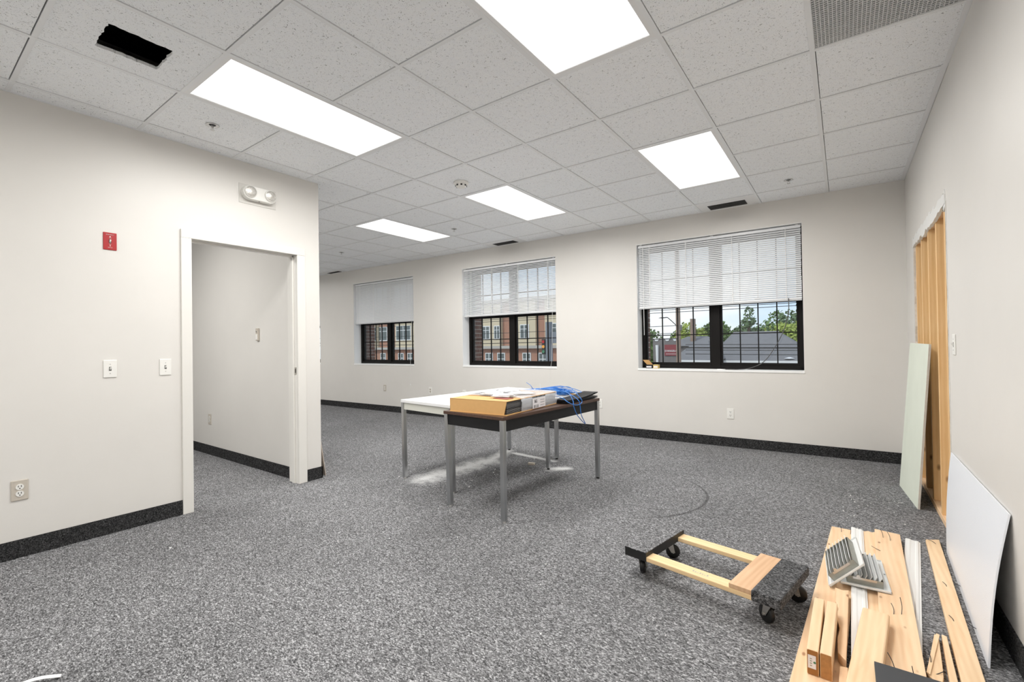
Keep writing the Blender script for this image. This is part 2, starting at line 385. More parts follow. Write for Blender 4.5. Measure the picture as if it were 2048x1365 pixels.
# ------------------------------------------------------------------ floor
f = MB().box(XF-.2, XR+.3, YB-.2, YW+.3, -.12, 0).build('floor', M['carpet']); struct(f)

# ------------------------------------------------------------------ window wall with openings (local frame along the wall)
WINS = [(-8.85, -7.045), (-5.915, -4.236), (-3.105, -1.367), (-.190, 1.598)]
ZS, ZH = .877, 2.450             # sill and head height
WT = .34                         # wall thickness
TOPZ = 3.25
mb = MB()
s_prev = XF-.3
for a, b in WINS:
    mb.box(s_prev, a, 0, WT-.1, 0, TOPZ); mb.box(a, b, 0, WT-.1, 0, ZS-.02); mb.box(a, b, 0, WT-.1, ZH+.006, TOPZ); s_prev = b
mb.box(s_prev, XR+.4, 0, WT-.1, 0, TOPZ)
struct(mb.build('wall_windows', M['wall'], M=WM(0)))
# outer brick skin behind the drywall
mb = MB(); s_prev = XF-.3
for a, b in WINS:
    mb.box(s_prev, a-.0, WT-.1, WT, -3.5, TOPZ); mb.box(a, b, WT-.1, WT, -3.5, ZS-.06); mb.box(a, b, WT-.1, WT, ZH+.04, TOPZ); s_prev = b
mb.box(s_prev, XR+.4, WT-.1, WT, -3.5, TOPZ)
struct(mb.build('wall_exterior', M['mortar'], M=WM(0)))
# carpet baseboard
bb = MB().box(XF, XR, -.008, 0, 0, .108).build('baseboard_windows', M['carpetbase'], M=WM(0)); struct(bb)

# ------------------------------------------------------------------ right wall with stripped opening
OY0, OY1, OZ = 1.995, 3.52, 2.005
mb = MB()
mb.box(XR, XR+.016, YB, OY0, 0, TOPZ); mb.box(XR, XR+.016, OY1, YW+.2, 0, TOPZ); mb.box(XR, XR+.016, OY0, OY1, OZ, TOPZ)
struct(mb.build('wall_right', M['wall']))
struct(MB().box(XR+.105, XR+.15, YB, YW+.2, 0, TOPZ).build('wall_right_backing', M['gypcore']))
struct(MB().box(XR-.008, XR, YB, OY0-.05, 0, .108).build('baseboard_right', M['carpetbase']))
struct(MB().box(XR-.008, XR, OY1+.03, YW+.07, 0, .108).build('baseboard_right', M['carpetbase']))
# studs inside the opening
sr = thing('stud_frame', 'exposed pine stud framing inside the stripped wall opening', 'wall framing', (XR+.010, 0, 0))
stud = MB().box(0, .089, -.019, .019, .038, OZ-.01).mesh('stud'); stud.materials.append(M['pinez'])
for y in (2.140, 2.460, 2.81, 3.158, 3.48):
    place('stud', stud, None, sr, bevel=.002, loc=(0, y, 0))
MB().box(-.004, .089, OY0-.3, OY1+.1, 0, .037).build('bottom_plate', M['pine'], sr, bevel=.002)
MB().box(0, .089, OY0-.3, OY1+.1, OZ-.012, OZ+.026).build('header_plate', M['pine'], sr)
# torn drywall edges
rt = thing('torn_drywall_edge', 'ragged white gypsum edge around the stripped wall opening', 'drywall edge', (XR, 0, OZ))
random.seed(3)
n = 26; top = [(OY0+(OY1-OY0)*i/n, .035+random.uniform(.0, .035)) for i in range(n+1)]; bot = [(OY0+(OY1-OY0)*i/n, -.022+random.uniform(-.025, .012)) for i in range(n, -1, -1)]
mm_ = Matrix(((0, 0, 1, 0), (1, 0, 0, 0), (0, 1, 0, 0), (0, 0, 0, 1)))
MB().prism(top+bot, -.007, .013, mm_).build('head_edge', M['moulding'], rt)
n = 30; zz = [-(OZ-.1)*i/n for i in range(n+1)]
left = [(OY1-.025+random.uniform(-.016, .012), z) for z in zz]; rgt = [(OY1+.012+random.uniform(-.006, .02), z) for z in reversed(zz)]
MB().prism(left+rgt, -.003, .013, mm_).build('far_edge', M['gypcore'], rt)
left = [(OY0-.006+random.uniform(-.006, .004), z) for z in zz]; rgt = [(OY0+.012+random.uniform(-.006, .008), z) for z in reversed(zz)]
MB().prism(left+rgt, -.0025, .013, mm_).build('near_edge', M['gypcore'], rt)
MB().prism([(OY0-.01, 0), (OY0+.02, .075), (OY0+.05, .03), (OY0+.06, -.05), (OY0, -.03)], -.004, .012, mm_).build('torn_flap', M['moulding'], rt)
MB().box(-.004, .0, OY0+.062, OY0+.10, -.035, .06).build('metal_bracket', M['regdirty'], rt)
tag(rt.children[0], 'white painted gypsum strip')

# ------------------------------------------------------------------ partition (left) with door opening, cross wall of the small room
DY0, DY1, DZ = -.296, .515, 2.027
mb = MB()
mb.box(XL-PT, XL, YB, DY0-.02, 0, TOPZ); mb.box(XL-PT, XL, DY1+.02, YP1, 0, TOPZ); mb.box(XL-PT, XL, DY0-.02, DY1+.02, DZ+.02, TOPZ)
struct(mb.build('wall_left', M['wall']))
struct(MB().box(-6.6, XL-PT, YP0, YP1, 0, TOPZ).build('wall_cross', M['wall']))
struct(MB().box(-6.7, -6.6, YB, YP1, 0, TOPZ).build('wall_small_room', M['wall']))
struct(MB().box(XF-.2, XF, YB, YW+.2, 0, TOPZ).build('wall_far', M['wall']))
struct(MB().box(XF-.2, XR+.2, YB-.1, YB, 0, TOPZ).build('wall_rear', M['wall']))
bz = .105
struct(MB().box(XL, XL+.008, YB, DY0-.068, 0, bz).build('baseboard_left', M['carpetbase']))
struct(MB().box(XL, XL+.008, DY1+.085, YP1+.008, 0, bz).build('baseboard_left', M['carpetbase']))
struct(MB().box(-6.6, XL-PT, YP0-.008, YP0, 0, bz).build('baseboard_cross', M['carpetbase']))
struct(MB().box(-6.6, XL+.008, YP1, YP1+.008, 0, bz).build('baseboard_cross_far', M['carpetbase']))
# door frame
dr = bpy.data.objects.new('door_1', None); COL.objects.link(dr); dr.location = (XL, 0, 0); struct(dr)
tag(dr, 'empty cream-painted door frame with flat casing')
CW = .068
def casing(name, y0, y1, z0, z1): return MB().box(-.004, .017, y0, y1, z0, z1).build(name, M['trimpaint'], dr, bevel=.003)
casing('casing', DY0-CW, DY0, 0, DZ); casing('casing', DY1, DY1+.075, 0, DZ)
casing('head_casing', DY0-CW, DY1+.075, DZ, DZ+CW-.005)
MB().box(-PT-.012, -.0, DY0-.02, DY0, 0, DZ).build('jamb', M['trimpaint'], dr)
MB().box(-PT-.012, -.0, DY1, DY1+.02, 0, DZ).build('jamb', M['trimpaint'], dr)
MB().box(-PT-.012, -.0, DY0-.02, DY1+.02, DZ, DZ+.02).build('head_jamb', M['trimpaint'], dr)
for nm, (y0, y1, z0, z1) in {'stop': (DY1-.013, DY1, 0, DZ), 'stop.001': (DY0, DY0+.013, 0, DZ), 'head_stop': (DY0, DY1, DZ-.013, DZ)}.items():
    MB().box(-.085, -.045, y0, y1, z0, z1).build(nm.split('.')[0], M['trimpaint'], dr, bevel=.002)
MB().box(-PT-.03, -PT-.012, DY0-CW, DY0, 0, DZ).build('back_casing', M['trimpaint'], dr)
MB().box(-PT-.03, -PT-.012, DY1, YP0, 0, DZ).build('back_casing', M['trimpaint'], dr)
sp = MB().box(-.044, -.012, DY1-.0015, DY1+.001, .965, 1.03).build('strike_plate', M['zinc'], dr); tag(sp, 'metal strike plate on the jamb')
MB().box(-.034, -.022, DY1-.002, DY1-.001, .98, 1.015).build('latch_hole', M['slot'], sp)

# ------------------------------------------------------------------ ceiling: tiles, grid, plenum
ce = MB()
ce.box(XF-.2, XR+.3, YB-.1, YW+.35, TOPZ, TOPZ+.1)
I0, I1, J0, J1 = -13, 4, -3, 7
xa, xb, ya, yb = I0*T, 4*T, J0*T, J1*T
ceiling = ce.build('ceiling', M['plenum']); struct(ceiling)
ct = MB(); ct.box(XF, XR+.01, YB, ya, CEIL, CEIL+.02); ct.box(XF, xa, ya, YW, CEIL, CEIL+.02); ct.box(-6.6, XL-PT, ya, YP0, CEIL, CEIL+.02)
o = ct.build('unseen_tiles', M['tile'], ceiling); o['kind'] = 'stuff'
tile_full = MB().box(.0155, T-.004, .004, T-.0158, 0, .016).mesh('ceiling_tile'); tile_full.materials.append(M['tile'])
LIGHTS = [(-2, -1), (1, -1), (1, 3), (-2, 3), (-5, 3)]
lightcells = {(i, j+d) for i, j in LIGHTS+[(-10, 1)] for d in (0, 1)}
VENT = [(1, 6), (-4, 6), (-11, 6)]
HOLE = (-2, -2); GRILLE = (3, 1)
def tile(i, j):
    x0, x1, y0, y1 = i*T, (i+1)*T, j*T, (j+1)*T
    if i == 3: x1 = XR+.012
    if j == 6: y1 = min(y1, YW+SL*x0+.012, YW+SL*x1+.02)
    if y1-y0 < .02: return
    if (i, j) in lightcells or (i, j) in VENT or (i, j) == GRILLE: return
    if i < -3 and j < 1: return
    if i == -4 and j < 1: return
    if (i, j) == HOLE:
        hx0, hx1, hy0, hy1 = -1.063, -.812, -1.032, -.775
        random.seed(5)
        mbt = MB()
        def jag(a0, b0, a1, b1, n=14):
            return [(a0+(a1-a0)*k/n+random.uniform(-.004, .004), b0+(b1-b0)*k/n+random.uniform(-.004, .004)) for k in range(n)]
        inner = jag(hx0, hy0, hx1, hy0)+jag(hx1, hy0, hx1, hy1)+jag(hx1, hy1, hx0, hy1)+jag(hx0, hy1, hx0, hy0)
        outer = []
        e = .004; X0, X1, Y0, Y1 = x0+e, x1-e, y0+e, y1-e
        for k in range(14): outer.append((X0+(X1-X0)*k/14, Y0))
        for k in range(14): outer.append((X1, Y0+(Y1-Y0)*k/14))
        for k in range(14): outer.append((X1-(X1-X0)*k/14, Y1))
        for k in range(14): outer.append((X0, Y1-(Y1-Y0)*k/14))
        n = 56
        vs = [(x, y, z) for z in (CEIL, CEIL+.016) for lst in (outer, inner) for x, y in lst]
        fs = []
        for k in range(n):
            k2 = (k+1) % n
            fs += [(k, n+k, n+k2, k2), (2*n+k, 2*n+k2, 3*n+k2, 3*n+k), (n+k, 3*n+k, 3*n+k2, n+k2)]
        t_ = mbt.add(vs, fs).build('ceiling_tile', M['tile'], ceiling)
        tag(t_, 'ceiling tile with a square hole cut through it'); return
    if x1-x0 > T-.001 and y1-y0 > T-.001 and i != 3:
        place('ceiling_tile', tile_full, None, ceiling, loc=(x0, y0, CEIL))
    else:
        MB().box(x0+.0155, x1-.004, y0+.004, y1-(.0158 if j < 6 else .004), CEIL, CEIL+.016).build('ceiling_tile', M['tile'], ceiling)
for i in range(I0, I1):
    for j in range(J0, J1): tile(i, j)
# strip left of the i = -3 runner along the partition
for j in range(J0, 1):
    MB().box(XL-.01, -3*T-.004, j*T+.004, (j+1)*T-.004, CEIL, CEIL+.016).build('ceiling_tile', M['tile'], ceiling)
# suspension grid
hw = .012
for i in range(I0, I1):
    if i == 4: continue
    y0 = J0*T if i >= -3 else YP1
    MB().box(i*T-hw, i*T+hw, y0, YW+SL*i*T+.01, CEIL-.004, CEIL+.03).build('grid_rail', M['tee'], ceiling)
for j in range(J0, J1):
    x0 = XL if j*T < YP1 else I0*T
    cuts = sorted((i*T+hw, (i+1)*T-hw) for i, jj in LIGHTS+[(-10, 1)] if j == jj+1)
    segs_ = []; p_ = x0
    for a_, b_ in cuts: segs_.append((p_, a_)); p_ = b_
    segs_.append((p_, XR+.01))
    for a_, b_ in segs_: MB().box(a_, b_, j*T-hw+.001, j*T+hw-.001, CEIL-.0034, CEIL+.028).build('grid_cross_rail', M['tee'], ceiling)
def angle_strip(x0, x1, y0, y1): MB().box(x0, x1, y0, y1, CEIL-.005, CEIL+.0).build('wall_angle', M['tee'], ceiling)
angle_strip(XR-.024, XR+.002, -1.9, 1.80); angle_strip(XR-.030, XR-.002, 1.80, YW+.06)
angle_strip(XL-.002, XL+.018, -1.9, YP1)
MB().box(I0*T, XR, -.016, .003, CEIL-.002, CEIL).build('wall_angle', M['tee'], ceiling, M=WM(0))

# light fixtures
LN = {(-2, -1): 'fluorescent ceiling light nearest the cream partition with the doorway', (1, -1): 'large fluorescent ceiling light overhead, cut off by the top edge of the photo',
      (1, 3): 'fluorescent ceiling light in front of the right-hand window', (-2, 3): 'fluorescent ceiling light just past the smoke detector', (-5, 3): 'farthest fluorescent ceiling light, above the leftmost window side'}
def fixture(i, j, label, power=LAMP):
    t = thing('ceiling_light', label, 'ceiling light', (i*T, j*T, CEIL), 0, 'fluorescent troffers in the ceiling grid')
    w, l, e = T, 2*T, .004
    fr = MB()
    for (a, b, c, d) in ((e, e+.030, e, l-e), (w-e-.030, w-e, e, l-e), (e+.030, w-e-.030, e, e+.030), (e+.030, w-e-.030, l-e-.030, l-e)): fr.box(a, b, c, d, -.003, .004)
    fr.build('frame', M['white_metal'], t)
    MB().add([(e+.015, e+.015, .002), (e+.015, l-e-.015, .002), (w-e-.015, l-e-.015, .002), (w-e-.015, e+.015, .002)], [(0, 1, 2, 3)]).build('diffuser', M['lamp'], t)
    MB().box(e, w-e, e, l-e, .006, .09).build('housing', M['white_metal'], t)
    ld = bpy.data.lights.new('tubes', 'AREA'); ld.shape = 'RECTANGLE'; ld.size = w-.075; ld.size_y = l-.075; ld.energy = power; ld.spread = rad(174); ld.color = (1, .985, .96)
    lo = bpy.data.objects.new('tubes', ld); COL.objects.link(lo); lo.parent = t; lo.location = (w/2, l/2, -.006)
    return t
for i, j in LIGHTS: fixture(i, j, LN[(i, j)])
# same fixtures behind the camera; unseen ones added to brighten small room and far end
for k, (i, j, lab) in enumerate([(-2, -6, 'fluorescent ceiling light behind the camera by the partition'), (1, -6, 'fluorescent ceiling light behind the camera by the right wall'),
                  (-10, 1, 'unseen fluorescent ceiling light added behind the partition end'), (-6, -3, 'unseen fluorescent ceiling light added inside the small room'), (-14, 3, 'unseen fluorescent ceiling light added by the far end wall'), (-14, -1, 'unseen fluorescent ceiling light added deep in the far corner')]):
    t = fixture(i, j, lab, LAMP*(1.9 if i == -6 else 1))
    if j < J0 or i < I0 or i == -6: t.location.z = CEIL-.006

# supply vents by the windows
for k, (i, j) in enumerate(VENT):
    x0 = i*T; y0 = j*T; y1 = YW+SL*x0-.004
    lab = ['white ceiling vent with black slot above the right-hand window', 'white ceiling vent with black slot left of the middle window head', 'white ceiling vent with black slot beside the partition edge'][k]
    t = thing('ceiling_vent', lab, 'vent', (x0, y0, CEIL), 0, 'slot vents along the window wall')
    d = y1-y0
    MB().box(.004, T-.004, .004, d, 0, .01).build('panel', M['white_metal'], t)
    MB().box(.11, .49, d*.40, d*.86, -.004, .002).build('slot', M['black'], t)
    for q in range(3): MB().box(.12, .48, d*(.46+.12*q), d*(.475+.12*q), -.007, -.004).build('louver', M['slot'], t)
# egg-crate return grille
x0, y0 = 3*T, 1*T
t = thing('return_grille', 'egg-crate return air grille in the ceiling beside the right wall', 'vent', (x0, y0, CEIL))
gr = MB(); W_ = XR-x0
nb = 36
for k in range(nb+1):
    gr.box(.012+(W_-.03)*k/nb-.0018, .012+(W_-.03)*k/nb+.0018, .012, T-.012, 0, .005)
for k in range(2*nb//2+1):
    gr.box(.012, W_-.018, .012+(T-.024)*k/nb-.0018, .012+(T-.024)*k/nb+.0018, 0, .005)
gm = gr.build('grid_cells', M['white_metal'], t); gm['kind'] = 'stuff'
MB().box(.012, W_-.018, .012, T-.012, .03, .04).build('filter', simple('dusty_filter', (.16, .16, .16), .9), t)
# smoke detector
t = thing('smoke_detector', 'white round smoke detector on the ceiling', 'smoke detector', (-.934, 1.532, CEIL))
MB().lathe([(0, -.0), (.070, 0), (.070, -.012), (.062, -.020), (.056, -.022), (.045, -.045), (.030, -.050), (0, -.050)], 28).build('housing', M['plastic_white'], t, True)
for k in range(8):
    a = k*pi/4
    MB().box(-.008, .008, -.002, .002, -.041, -.028, Matrix.Translation((cos(a)*.0525, sin(a)*.0525, 0)) @ Matrix.Rotation(a+pi/2, 4, 'Z')).build('vent_slot', M['slot'], t)
# sprinklers
for k, (x, y, lab) in enumerate([(-1.514, -.329, 'chrome fire sprinkler with wide ring beside the nearest left light'), (1.54, 3.398, 'fire sprinkler in the ceiling near the right-hand window corner'),
                                 (-2.157, 2.746, 'fire sprinkler between the two middle ceiling lights'), (-4.564, 2.701, 'small far fire sprinkler close to the partition edge')]):
    t = thing('fire_sprinkler', lab, 'sprinkler', (x, y, CEIL), 0, 'ceiling sprinklers')
    MB().lathe([(.020, -.001), (.038, -.001), (.040, -.004), (.036, -.006), (.024, -.004), (.020, -.001)], 24).build('escutcheon', M['steel'], t, True)
    MB().lathe([(0, -.0015), (.022, -.0015)], 24).build('opening', M['black'], t)
    MB().cyl((0, 0, 0), (0, 0, -.018), .008).build('body', M['steel'], t)
    MB().tube([(.006, 0, -.018), (.012, 0, -.026), (.003, 0, -.034)], .002).tube([(-.006, 0, -.018), (-.012, 0, -.026), (-.003, 0, -.034)], .002).build('yoke', M['steel'], t)
    MB().cyl((0, 0, -.034), (0, 0, -.036), .014).build('deflector', M['steel'], t)

# ------------------------------------------------------------------ windows
FD = .175                        # depth of the window unit behind the wall face
NAMES = ['far', 'leftmost', 'middle', 'right-hand']
random.seed(11)
BLIND_Z = [1.70, 1.672, 1.685, 1.652]; BLIND_A = [62, 66, 46, 55]
brick_mesh = MB().box(-.0905, .0905, 0, .05, 0, .055).mesh('brick'); brick_mesh.materials.append(M['brick'])
for wi, (a, b) in enumerate(WINS):
    W = b-a; H = ZH-ZS
    w = bpy.data.objects.new('window_%d' % (wi+1), None); COL.objects.link(w); w.matrix_world = WM(a, ZS); struct(w)
    tag(w, '%s dark-framed double window with grid panes' % NAMES[wi])
    # reveal (jambs, head, sill)
    MB().box(-.004, .0015, .002, FD+.02, 0, H).build('jamb', M['jamb'], w); MB().box(W-.0015, W+.004, .002, FD+.02, 0, H).build('jamb', M['jamb'], w)
    MB().box(0, W, .002, FD+.02, H-.001, H+.012).build('head', M['jamb'], w)
    MB().box(-.004, W+.004, -.006, FD+.02, -.024, .001).build('sill', M['jamb'], w, bevel=.002)
    # outer frame
    fw = .045; y0, y1 = FD-.01, FD+.085
    fr = MB(); fr.box(0, fw, y0, y1, 0, H).box(W-fw, W, y0, y1, 0, H).box(0, W, y0, y1, 0, .04).box(0, W, y0, y1, H-.045, H)
    fr.build('frame', M['frame'], w, bevel=.003)
    MB().box(W/2-.048, W/2+.048, y0-.004, y1, 0, H).build('mullion', M['frame'], w, bevel=.003)
    zmid = 1.655-ZS
    for side in (0, 1):
        xa_ = fw if side == 0 else W/2+.048; xb_ = W/2-.048 if side == 0 else W-fw
        for lev in (0, 1):
            za, zb = (.04, zmid+.025) if lev == 0 else (zmid-.02, H-.045)
            yy = FD+.012 if lev == 0 else FD+.042
            st = .024; rb = .034 if lev == 0 else .03
            s = MB(); s.box(xa_, xa_+st, yy, yy+.028, za, zb).box(xb_-st, xb_, yy, yy+.028, za, zb).box(xa_+st, xb_-st, yy, yy+.028, za, za+rb).box(xa_+st, xb_-st, yy, yy+.028, zb-.042, zb)
            so_ = s.build('sash', M['frame'], w)
            gx0, gx1, gz0, gz1 = xa_+st, xb_-st, za+rb, zb-.042
            mu = .011
            for k in (1, 2, 3):
                x = gx0+(gx1-gx0)*k/4; MB().box(x-mu/2, x+mu/2, yy+.004, yy+.024, gz0, gz1).build('muntin', M['frame'], so_)
            zc = (gz0+gz1)/2+ (.0 if lev else .0)
            MB().box(gx0, gx1, yy+.005, yy+.023, zc-mu/2, zc+mu/2).build('muntin', M['frame'], so_)
            for k in range(4):
                for q in range(2):
                    px0, px1 = gx0+(gx1-gx0)*k/4, gx0+(gx1-gx0)*(k+1)/4; pz0, pz1 = (gz0, zc) if q == 0 else (zc, gz1)
                    MB().box(px0, px1, yy+.012, yy+.016, pz0, pz1).build('pane', M['glass'], so_)
            if lev == 0:
                MB().box((gx0+gx1)/2-.03, (gx0+gx1)/2+.03, yy-.012, yy, zb-.005, zb+.012).build('sash_lock', M['frame'], so_)
    # brick reveal outside
    br = bpy.data.objects.new('brick_reveal', None); COL.objects.link(br); br.matrix_world = WM(a, ZS, FD+.085); struct(br); tag(br, 'red brick return outside the %s window' % NAMES[wi])
    for sd_ in (-1, 1):
        xx = -.05 if sd_ < 0 else W
        nrow = int(H/.067)
        MB().box(xx+.004, xx+.046, 0, .25, -.02, H).build('mortar', M['mortar'], br)
        for r_ in range(nrow+1):
            yoff = 0 if r_ % 2 else .095
            for q in range(-1, 3):
                c = .0905+yoff+q*.19
                lo, hi = max(c-.09, .0), min(c+.09, .25)
                if hi-lo < .03: continue
                o = place('brick', brick_mesh, None, br)
                o.matrix_local = Matrix.Translation((xx+(.05 if sd_ < 0 else 0), (lo+hi)/2, r_*.067+random.uniform(-.001, .001))) @ Matrix.Rotation(pi/2, 4, 'Z') @ Matrix.Diagonal(((hi-lo)/.181, 1 if sd_ < 0 else -1, 1, 1))
    # blind
    bl = thing('venetian_blind', ['white slatted blind in the far window beside the partition edge', 'white closed slatted blind half lowered in the leftmost window', 'white slatted blind with open slats in the middle window', 'white slatted blind half lowered in the right-hand window'][wi], 'blind', M=WM(a+.012, 0, .045), group='white venetian blinds')
    BW = W-.024; zt = ZH-.012; zbm = BLIND_Z[wi]
    MB().box(0, BW, -.014, .014, zt-.030, zt).build('headrail', M['slat'], bl, bevel=.002)
    MB().box(0, BW, -.013, .013, zbm-.022, zbm).build('bottom_rail', M['rail'], bl, bevel=.003)
    ns = int(round((zt-.04-zbm-.008)/.0215))
    ang = rad(BLIND_A[wi]); prof = []
    for k in range(5):
        u = -1+k*.5; prof.append((u*.0125, .0022*(1-u*u)))
    pr = prof+[(y, z-.0006) for y, z in reversed(prof)]
    pr = [(cos(ang)*y-sin(ang)*z, sin(ang)*y+cos(ang)*z) for y, z in pr]
    n = len(pr)
    sm = MB().add([(x, y, z) for x in (0, BW) for y, z in pr], [(i_, (i_+1) % n, n+(i_+1) % n, n+i_) for i_ in range(n)]+[tuple(range(n-1, -1, -1)), tuple(range(n, 2*n))]).mesh('slat')
    sm.materials.append(M['slat'])
    for k in range(ns):
        z = zbm+.010+(zt-.045-zbm-.010)*k/(ns-1)
        place('slat', sm, None, bl, loc=(random.uniform(-.002, .002), 0, z))
    for q in (.08, .33, .62, .92):
        x = BW*q
        MB().box(x-.003, x+.003, -.0145, -.0135, zbm-.01, zt-.02).box(x-.003, x+.003, .0135, .0145, zbm-.01, zt-.02).build('ladder_cord', M['cord'], bl)
    MB().tube([(BW*.035, -.02, zt-.02), (BW*.036, -.022, zt-.3), (BW*.037, -.02, 1.30 if wi == 3 else 1.65)], .0035).build('tilt_wand', M['cord'], bl)
    if wi in (1, 2):
        end = .53 if wi == 1 else .66
        MB().tube([(BW*.965, -.02, zt-.02), (BW*.965, -.025, 1.5), (BW*.962, -.06, .95), (BW*.955 if wi == 1 else BW*.93, -.058, end)], .0018).build('pull_cord', M['cord'], bl)
        if wi == 1: MB().cyl((BW*.955, -.058, end), (BW*.955, -.058, end-.02), .004, .006, 8).build('cord_tassel', M['cord'], bl)
    for q in (.02, .5, .98):
        MB().box(BW*q-.015, BW*q+.015, -.016, .016, zt-.004, zt+.010).build('bracket', M['rail'], bl)

# cable hanging in front of the right-hand window
fm = WM(WINS[3][0], 0, .012)
pts = [(1.655, .01, 1.66), (1.652, .0, 1.5), (1.60, .0, 1.30), (1.50, .01, 1.10), (1.40, .01, .965), (1.27, -.005, .90), (1.16, -.01, .884), (1.02, -.01, .883)]
cab = []
for i in range(len(pts)-1):
    p0, p1, p2, p3 = [Vector(pts[max(0, min(len(pts)-1, i+k))]) for k in (-1, 0, 1, 2)]
    for s in range(5):
        t_ = s/5; cab.append(.5*((2*p1)+(-p0+p2)*t_+(2*p0-5*p1+4*p2-p3)*t_*t_+(-p0+3*p1-3*p2+p3)*t_**3))
cab.append(Vector(pts[-1]))
o = MB().tube(cab, .0045).build('hanging_cord', simple('grey_cord', (.10, .10, .10), .5), M=fm, smooth=True)
tag(o, 'loose cord curving from the blind down to the right-hand window sill', 'cord')
# little cartons on the sill
def carton(x, y, w, d, h, rz, mat, label, flap=False):
    t = thing('small_carton', label, 'box', M=WM(WINS[3][0]+x, ZS+.002, y) @ Matrix.Rotation(rz, 4, 'Z'), group='small cartons on the window sill')
    MB().box(-w/2, w/2, -d/2, d/2, 0, h).build('body', mat, t, bevel=.001)
    MB().box(-w/2+.006, w/2-.006, -d/2-.001, -d/2, h*.2, h*.62).build('printed_panel', M['label'], t)
    if flap: MB().hexa([(-w/2, d/2-.002, h), (w/2, d/2-.002, h), (w/2, d/2, h), (-w/2, d/2, h), (-w/2-.05, d/2-.01, h+.06), (w/2-.05, d/2-.01, h+.06), (w/2-.05, d/2-.008, h+.06), (-w/2-.05, d/2-.008, h+.06)]).build('open_flap', M['cardboard'], t)
    return t
carton(.125, .06, .075, .06, .045, .1, M['black'], 'small open dark carton with raised flap on the right-hand window sill', True)
carton(.215, .055, .065, .05, .048, -.15, simple('yellow_carton', (.62, .45, .16), .6), 'small yellow and white carton on the right-hand window sill')
MB_ = MB().prism([(0, 0), (.06, -.004), (.07, .014), (.02, .02)], 0, .008)
o = MB_.build('plaster_scrap', M['plaster'], M=WM(WINS[3][0]+.93, ZS+.001, .01)); tag(o, 'white plaster scrap on the right-hand window sill', 'debris')

# ------------------------------------------------------------------ wall plates
def frameM(p, xdir, zdir=(0, 0, 1)):       # local x = along wall, z = up, y = into the wall
    x = Vector(xdir).normalized(); z = Vector(zdir); y = z.cross(x)
    mtx = Matrix((x, y, z)).transposed().to_4x4(); mtx.translation = Vector(p); return mtx
def switch(Mx, label, mat='plastic_white', on=True, w=.070, h=.115):
    t = thing('light_switch', label, 'light switch', M=Mx)
    MB().box(-w/2, w/2, -.006, 0, -h/2, h/2).build('plate', M[mat], t, bevel=.003)
    MB().box(-.006, .006, -.0065, -.005, -.013, .013).build('slot', M['slot'], t)
    MB().hexa([(-.004, -.006, -.009), (.004, -.006, -.009), (.004, -.006, .006), (-.004, -.006, .006), (-.0035, -.017, .003), (.0035, -.017, .003), (.0035, -.017, .010), (-.0035, -.017, .010)]).build('toggle', M['plastic_white'], t)
    for s in (-1, 1): MB().cyl((0, -.0075, s*.030), (0, -.005, s*.030), .003, n=10).build('screw', M['steel'], t)
    return t
LWX = (0, 1, 0)
def LM(y, z): return frameM((XL, y, z), LWX)     # partition: faces +X ; local x = +Y, y = z x x = -X (into wall)
switch(LM(-.766, 1.083), 'cream light switch below the red emergency switch')
switch(LM(-.461, 1.080), 'cream light switch nearest the door frame')
def outlet(Mx, label, mat='plastic_white', face='plastic_white'):
    t = thing('wall_outlet', label, 'outlet', M=Mx)
    MB().box(-.036, .036, -.006, 0, -.059, .059).build('plate', M[mat], t, bevel=.003)
    for s in (-1, 1):
        r = MB().cyl((0, -.0085, s*.0195), (0, -.005, s*.0195), .0172, n=20).build('receptacle', M[face], t)
        for dx in (-.006, .006): MB().box(dx-.0014, dx+.0014, -.0095, -.0084, s*.0195-.001, s*.0195+.009).build('slot', M['slot'], r)
        MB().cyl((0, -.0095, s*.0195-.008), (0, -.0084, s*.0195-.008), .003, n=8).build('ground_hole', M['slot'], r)
    return t
outlet(LM(-1.179, .393), 'beige duplex outlet low on the partition at the left edge', 'plastic_beige')
# red emergency switch
t = switch(LM(-.762, 1.927), 'red emergency switch plate high on the partition', 'red')
t.name = 'emergency_switch'
def text(s, size, mat, parent, loc, rot, name='lettering', ext=.0004, sx=1):
    cu = bpy.data.curves.new(name, 'FONT'); cu.body = s; cu.size = size; cu.align_x = 'CENTER'; cu.align_y = 'CENTER'; cu.extrude = ext; cu.resolution_u = 2
    o = bpy.data.objects.new(name, cu); COL.objects.link(o)
    dg = bpy.context.evaluated_depsgraph_get(); me = bpy.data.meshes.new_from_object(o.evaluated_get(dg))
    bpy.data.objects.remove(o); me.materials.clear(); me.materials.append(mat)
    ob = bpy.data.objects.new(name, me); COL.objects.link(ob); ob.parent = parent; ob.location = loc; ob.rotation_euler = rot; ob.scale = (sx, 1, 1)
    return ob
RF = (pi/2, 0, 0)
text('EMERGENCY', .0072, M['pink'], t, (0, -.0068, .043), RF)
text('ON', .0075, M['pink'], t, (0, -.0068, .021), RF); text('OFF', .0070, M['pink'], t, (0, -.0068, -.020), RF)
text('SWITCH', .0062, M['pink'], t, (0, -.0068, -.042), RF)
# window-wall outlets
outlet(WM(.876, .377), 'white duplex outlet under the right-hand window')
outlet(WM(-.722, .396), 'white duplex outlet on the window wall behind the brown table corner')
outlet(WM(-3.846, .435), 'white outlet with dark sockets left of the white table', 'plastic_white', 'plastic_beige')
outlet(WM(-5.017, .432), 'beige duplex outlet below the leftmost window', 'plastic_beige')
outlet(WM(-3.085, .42), 'outlet half hidden behind the white tabletop')
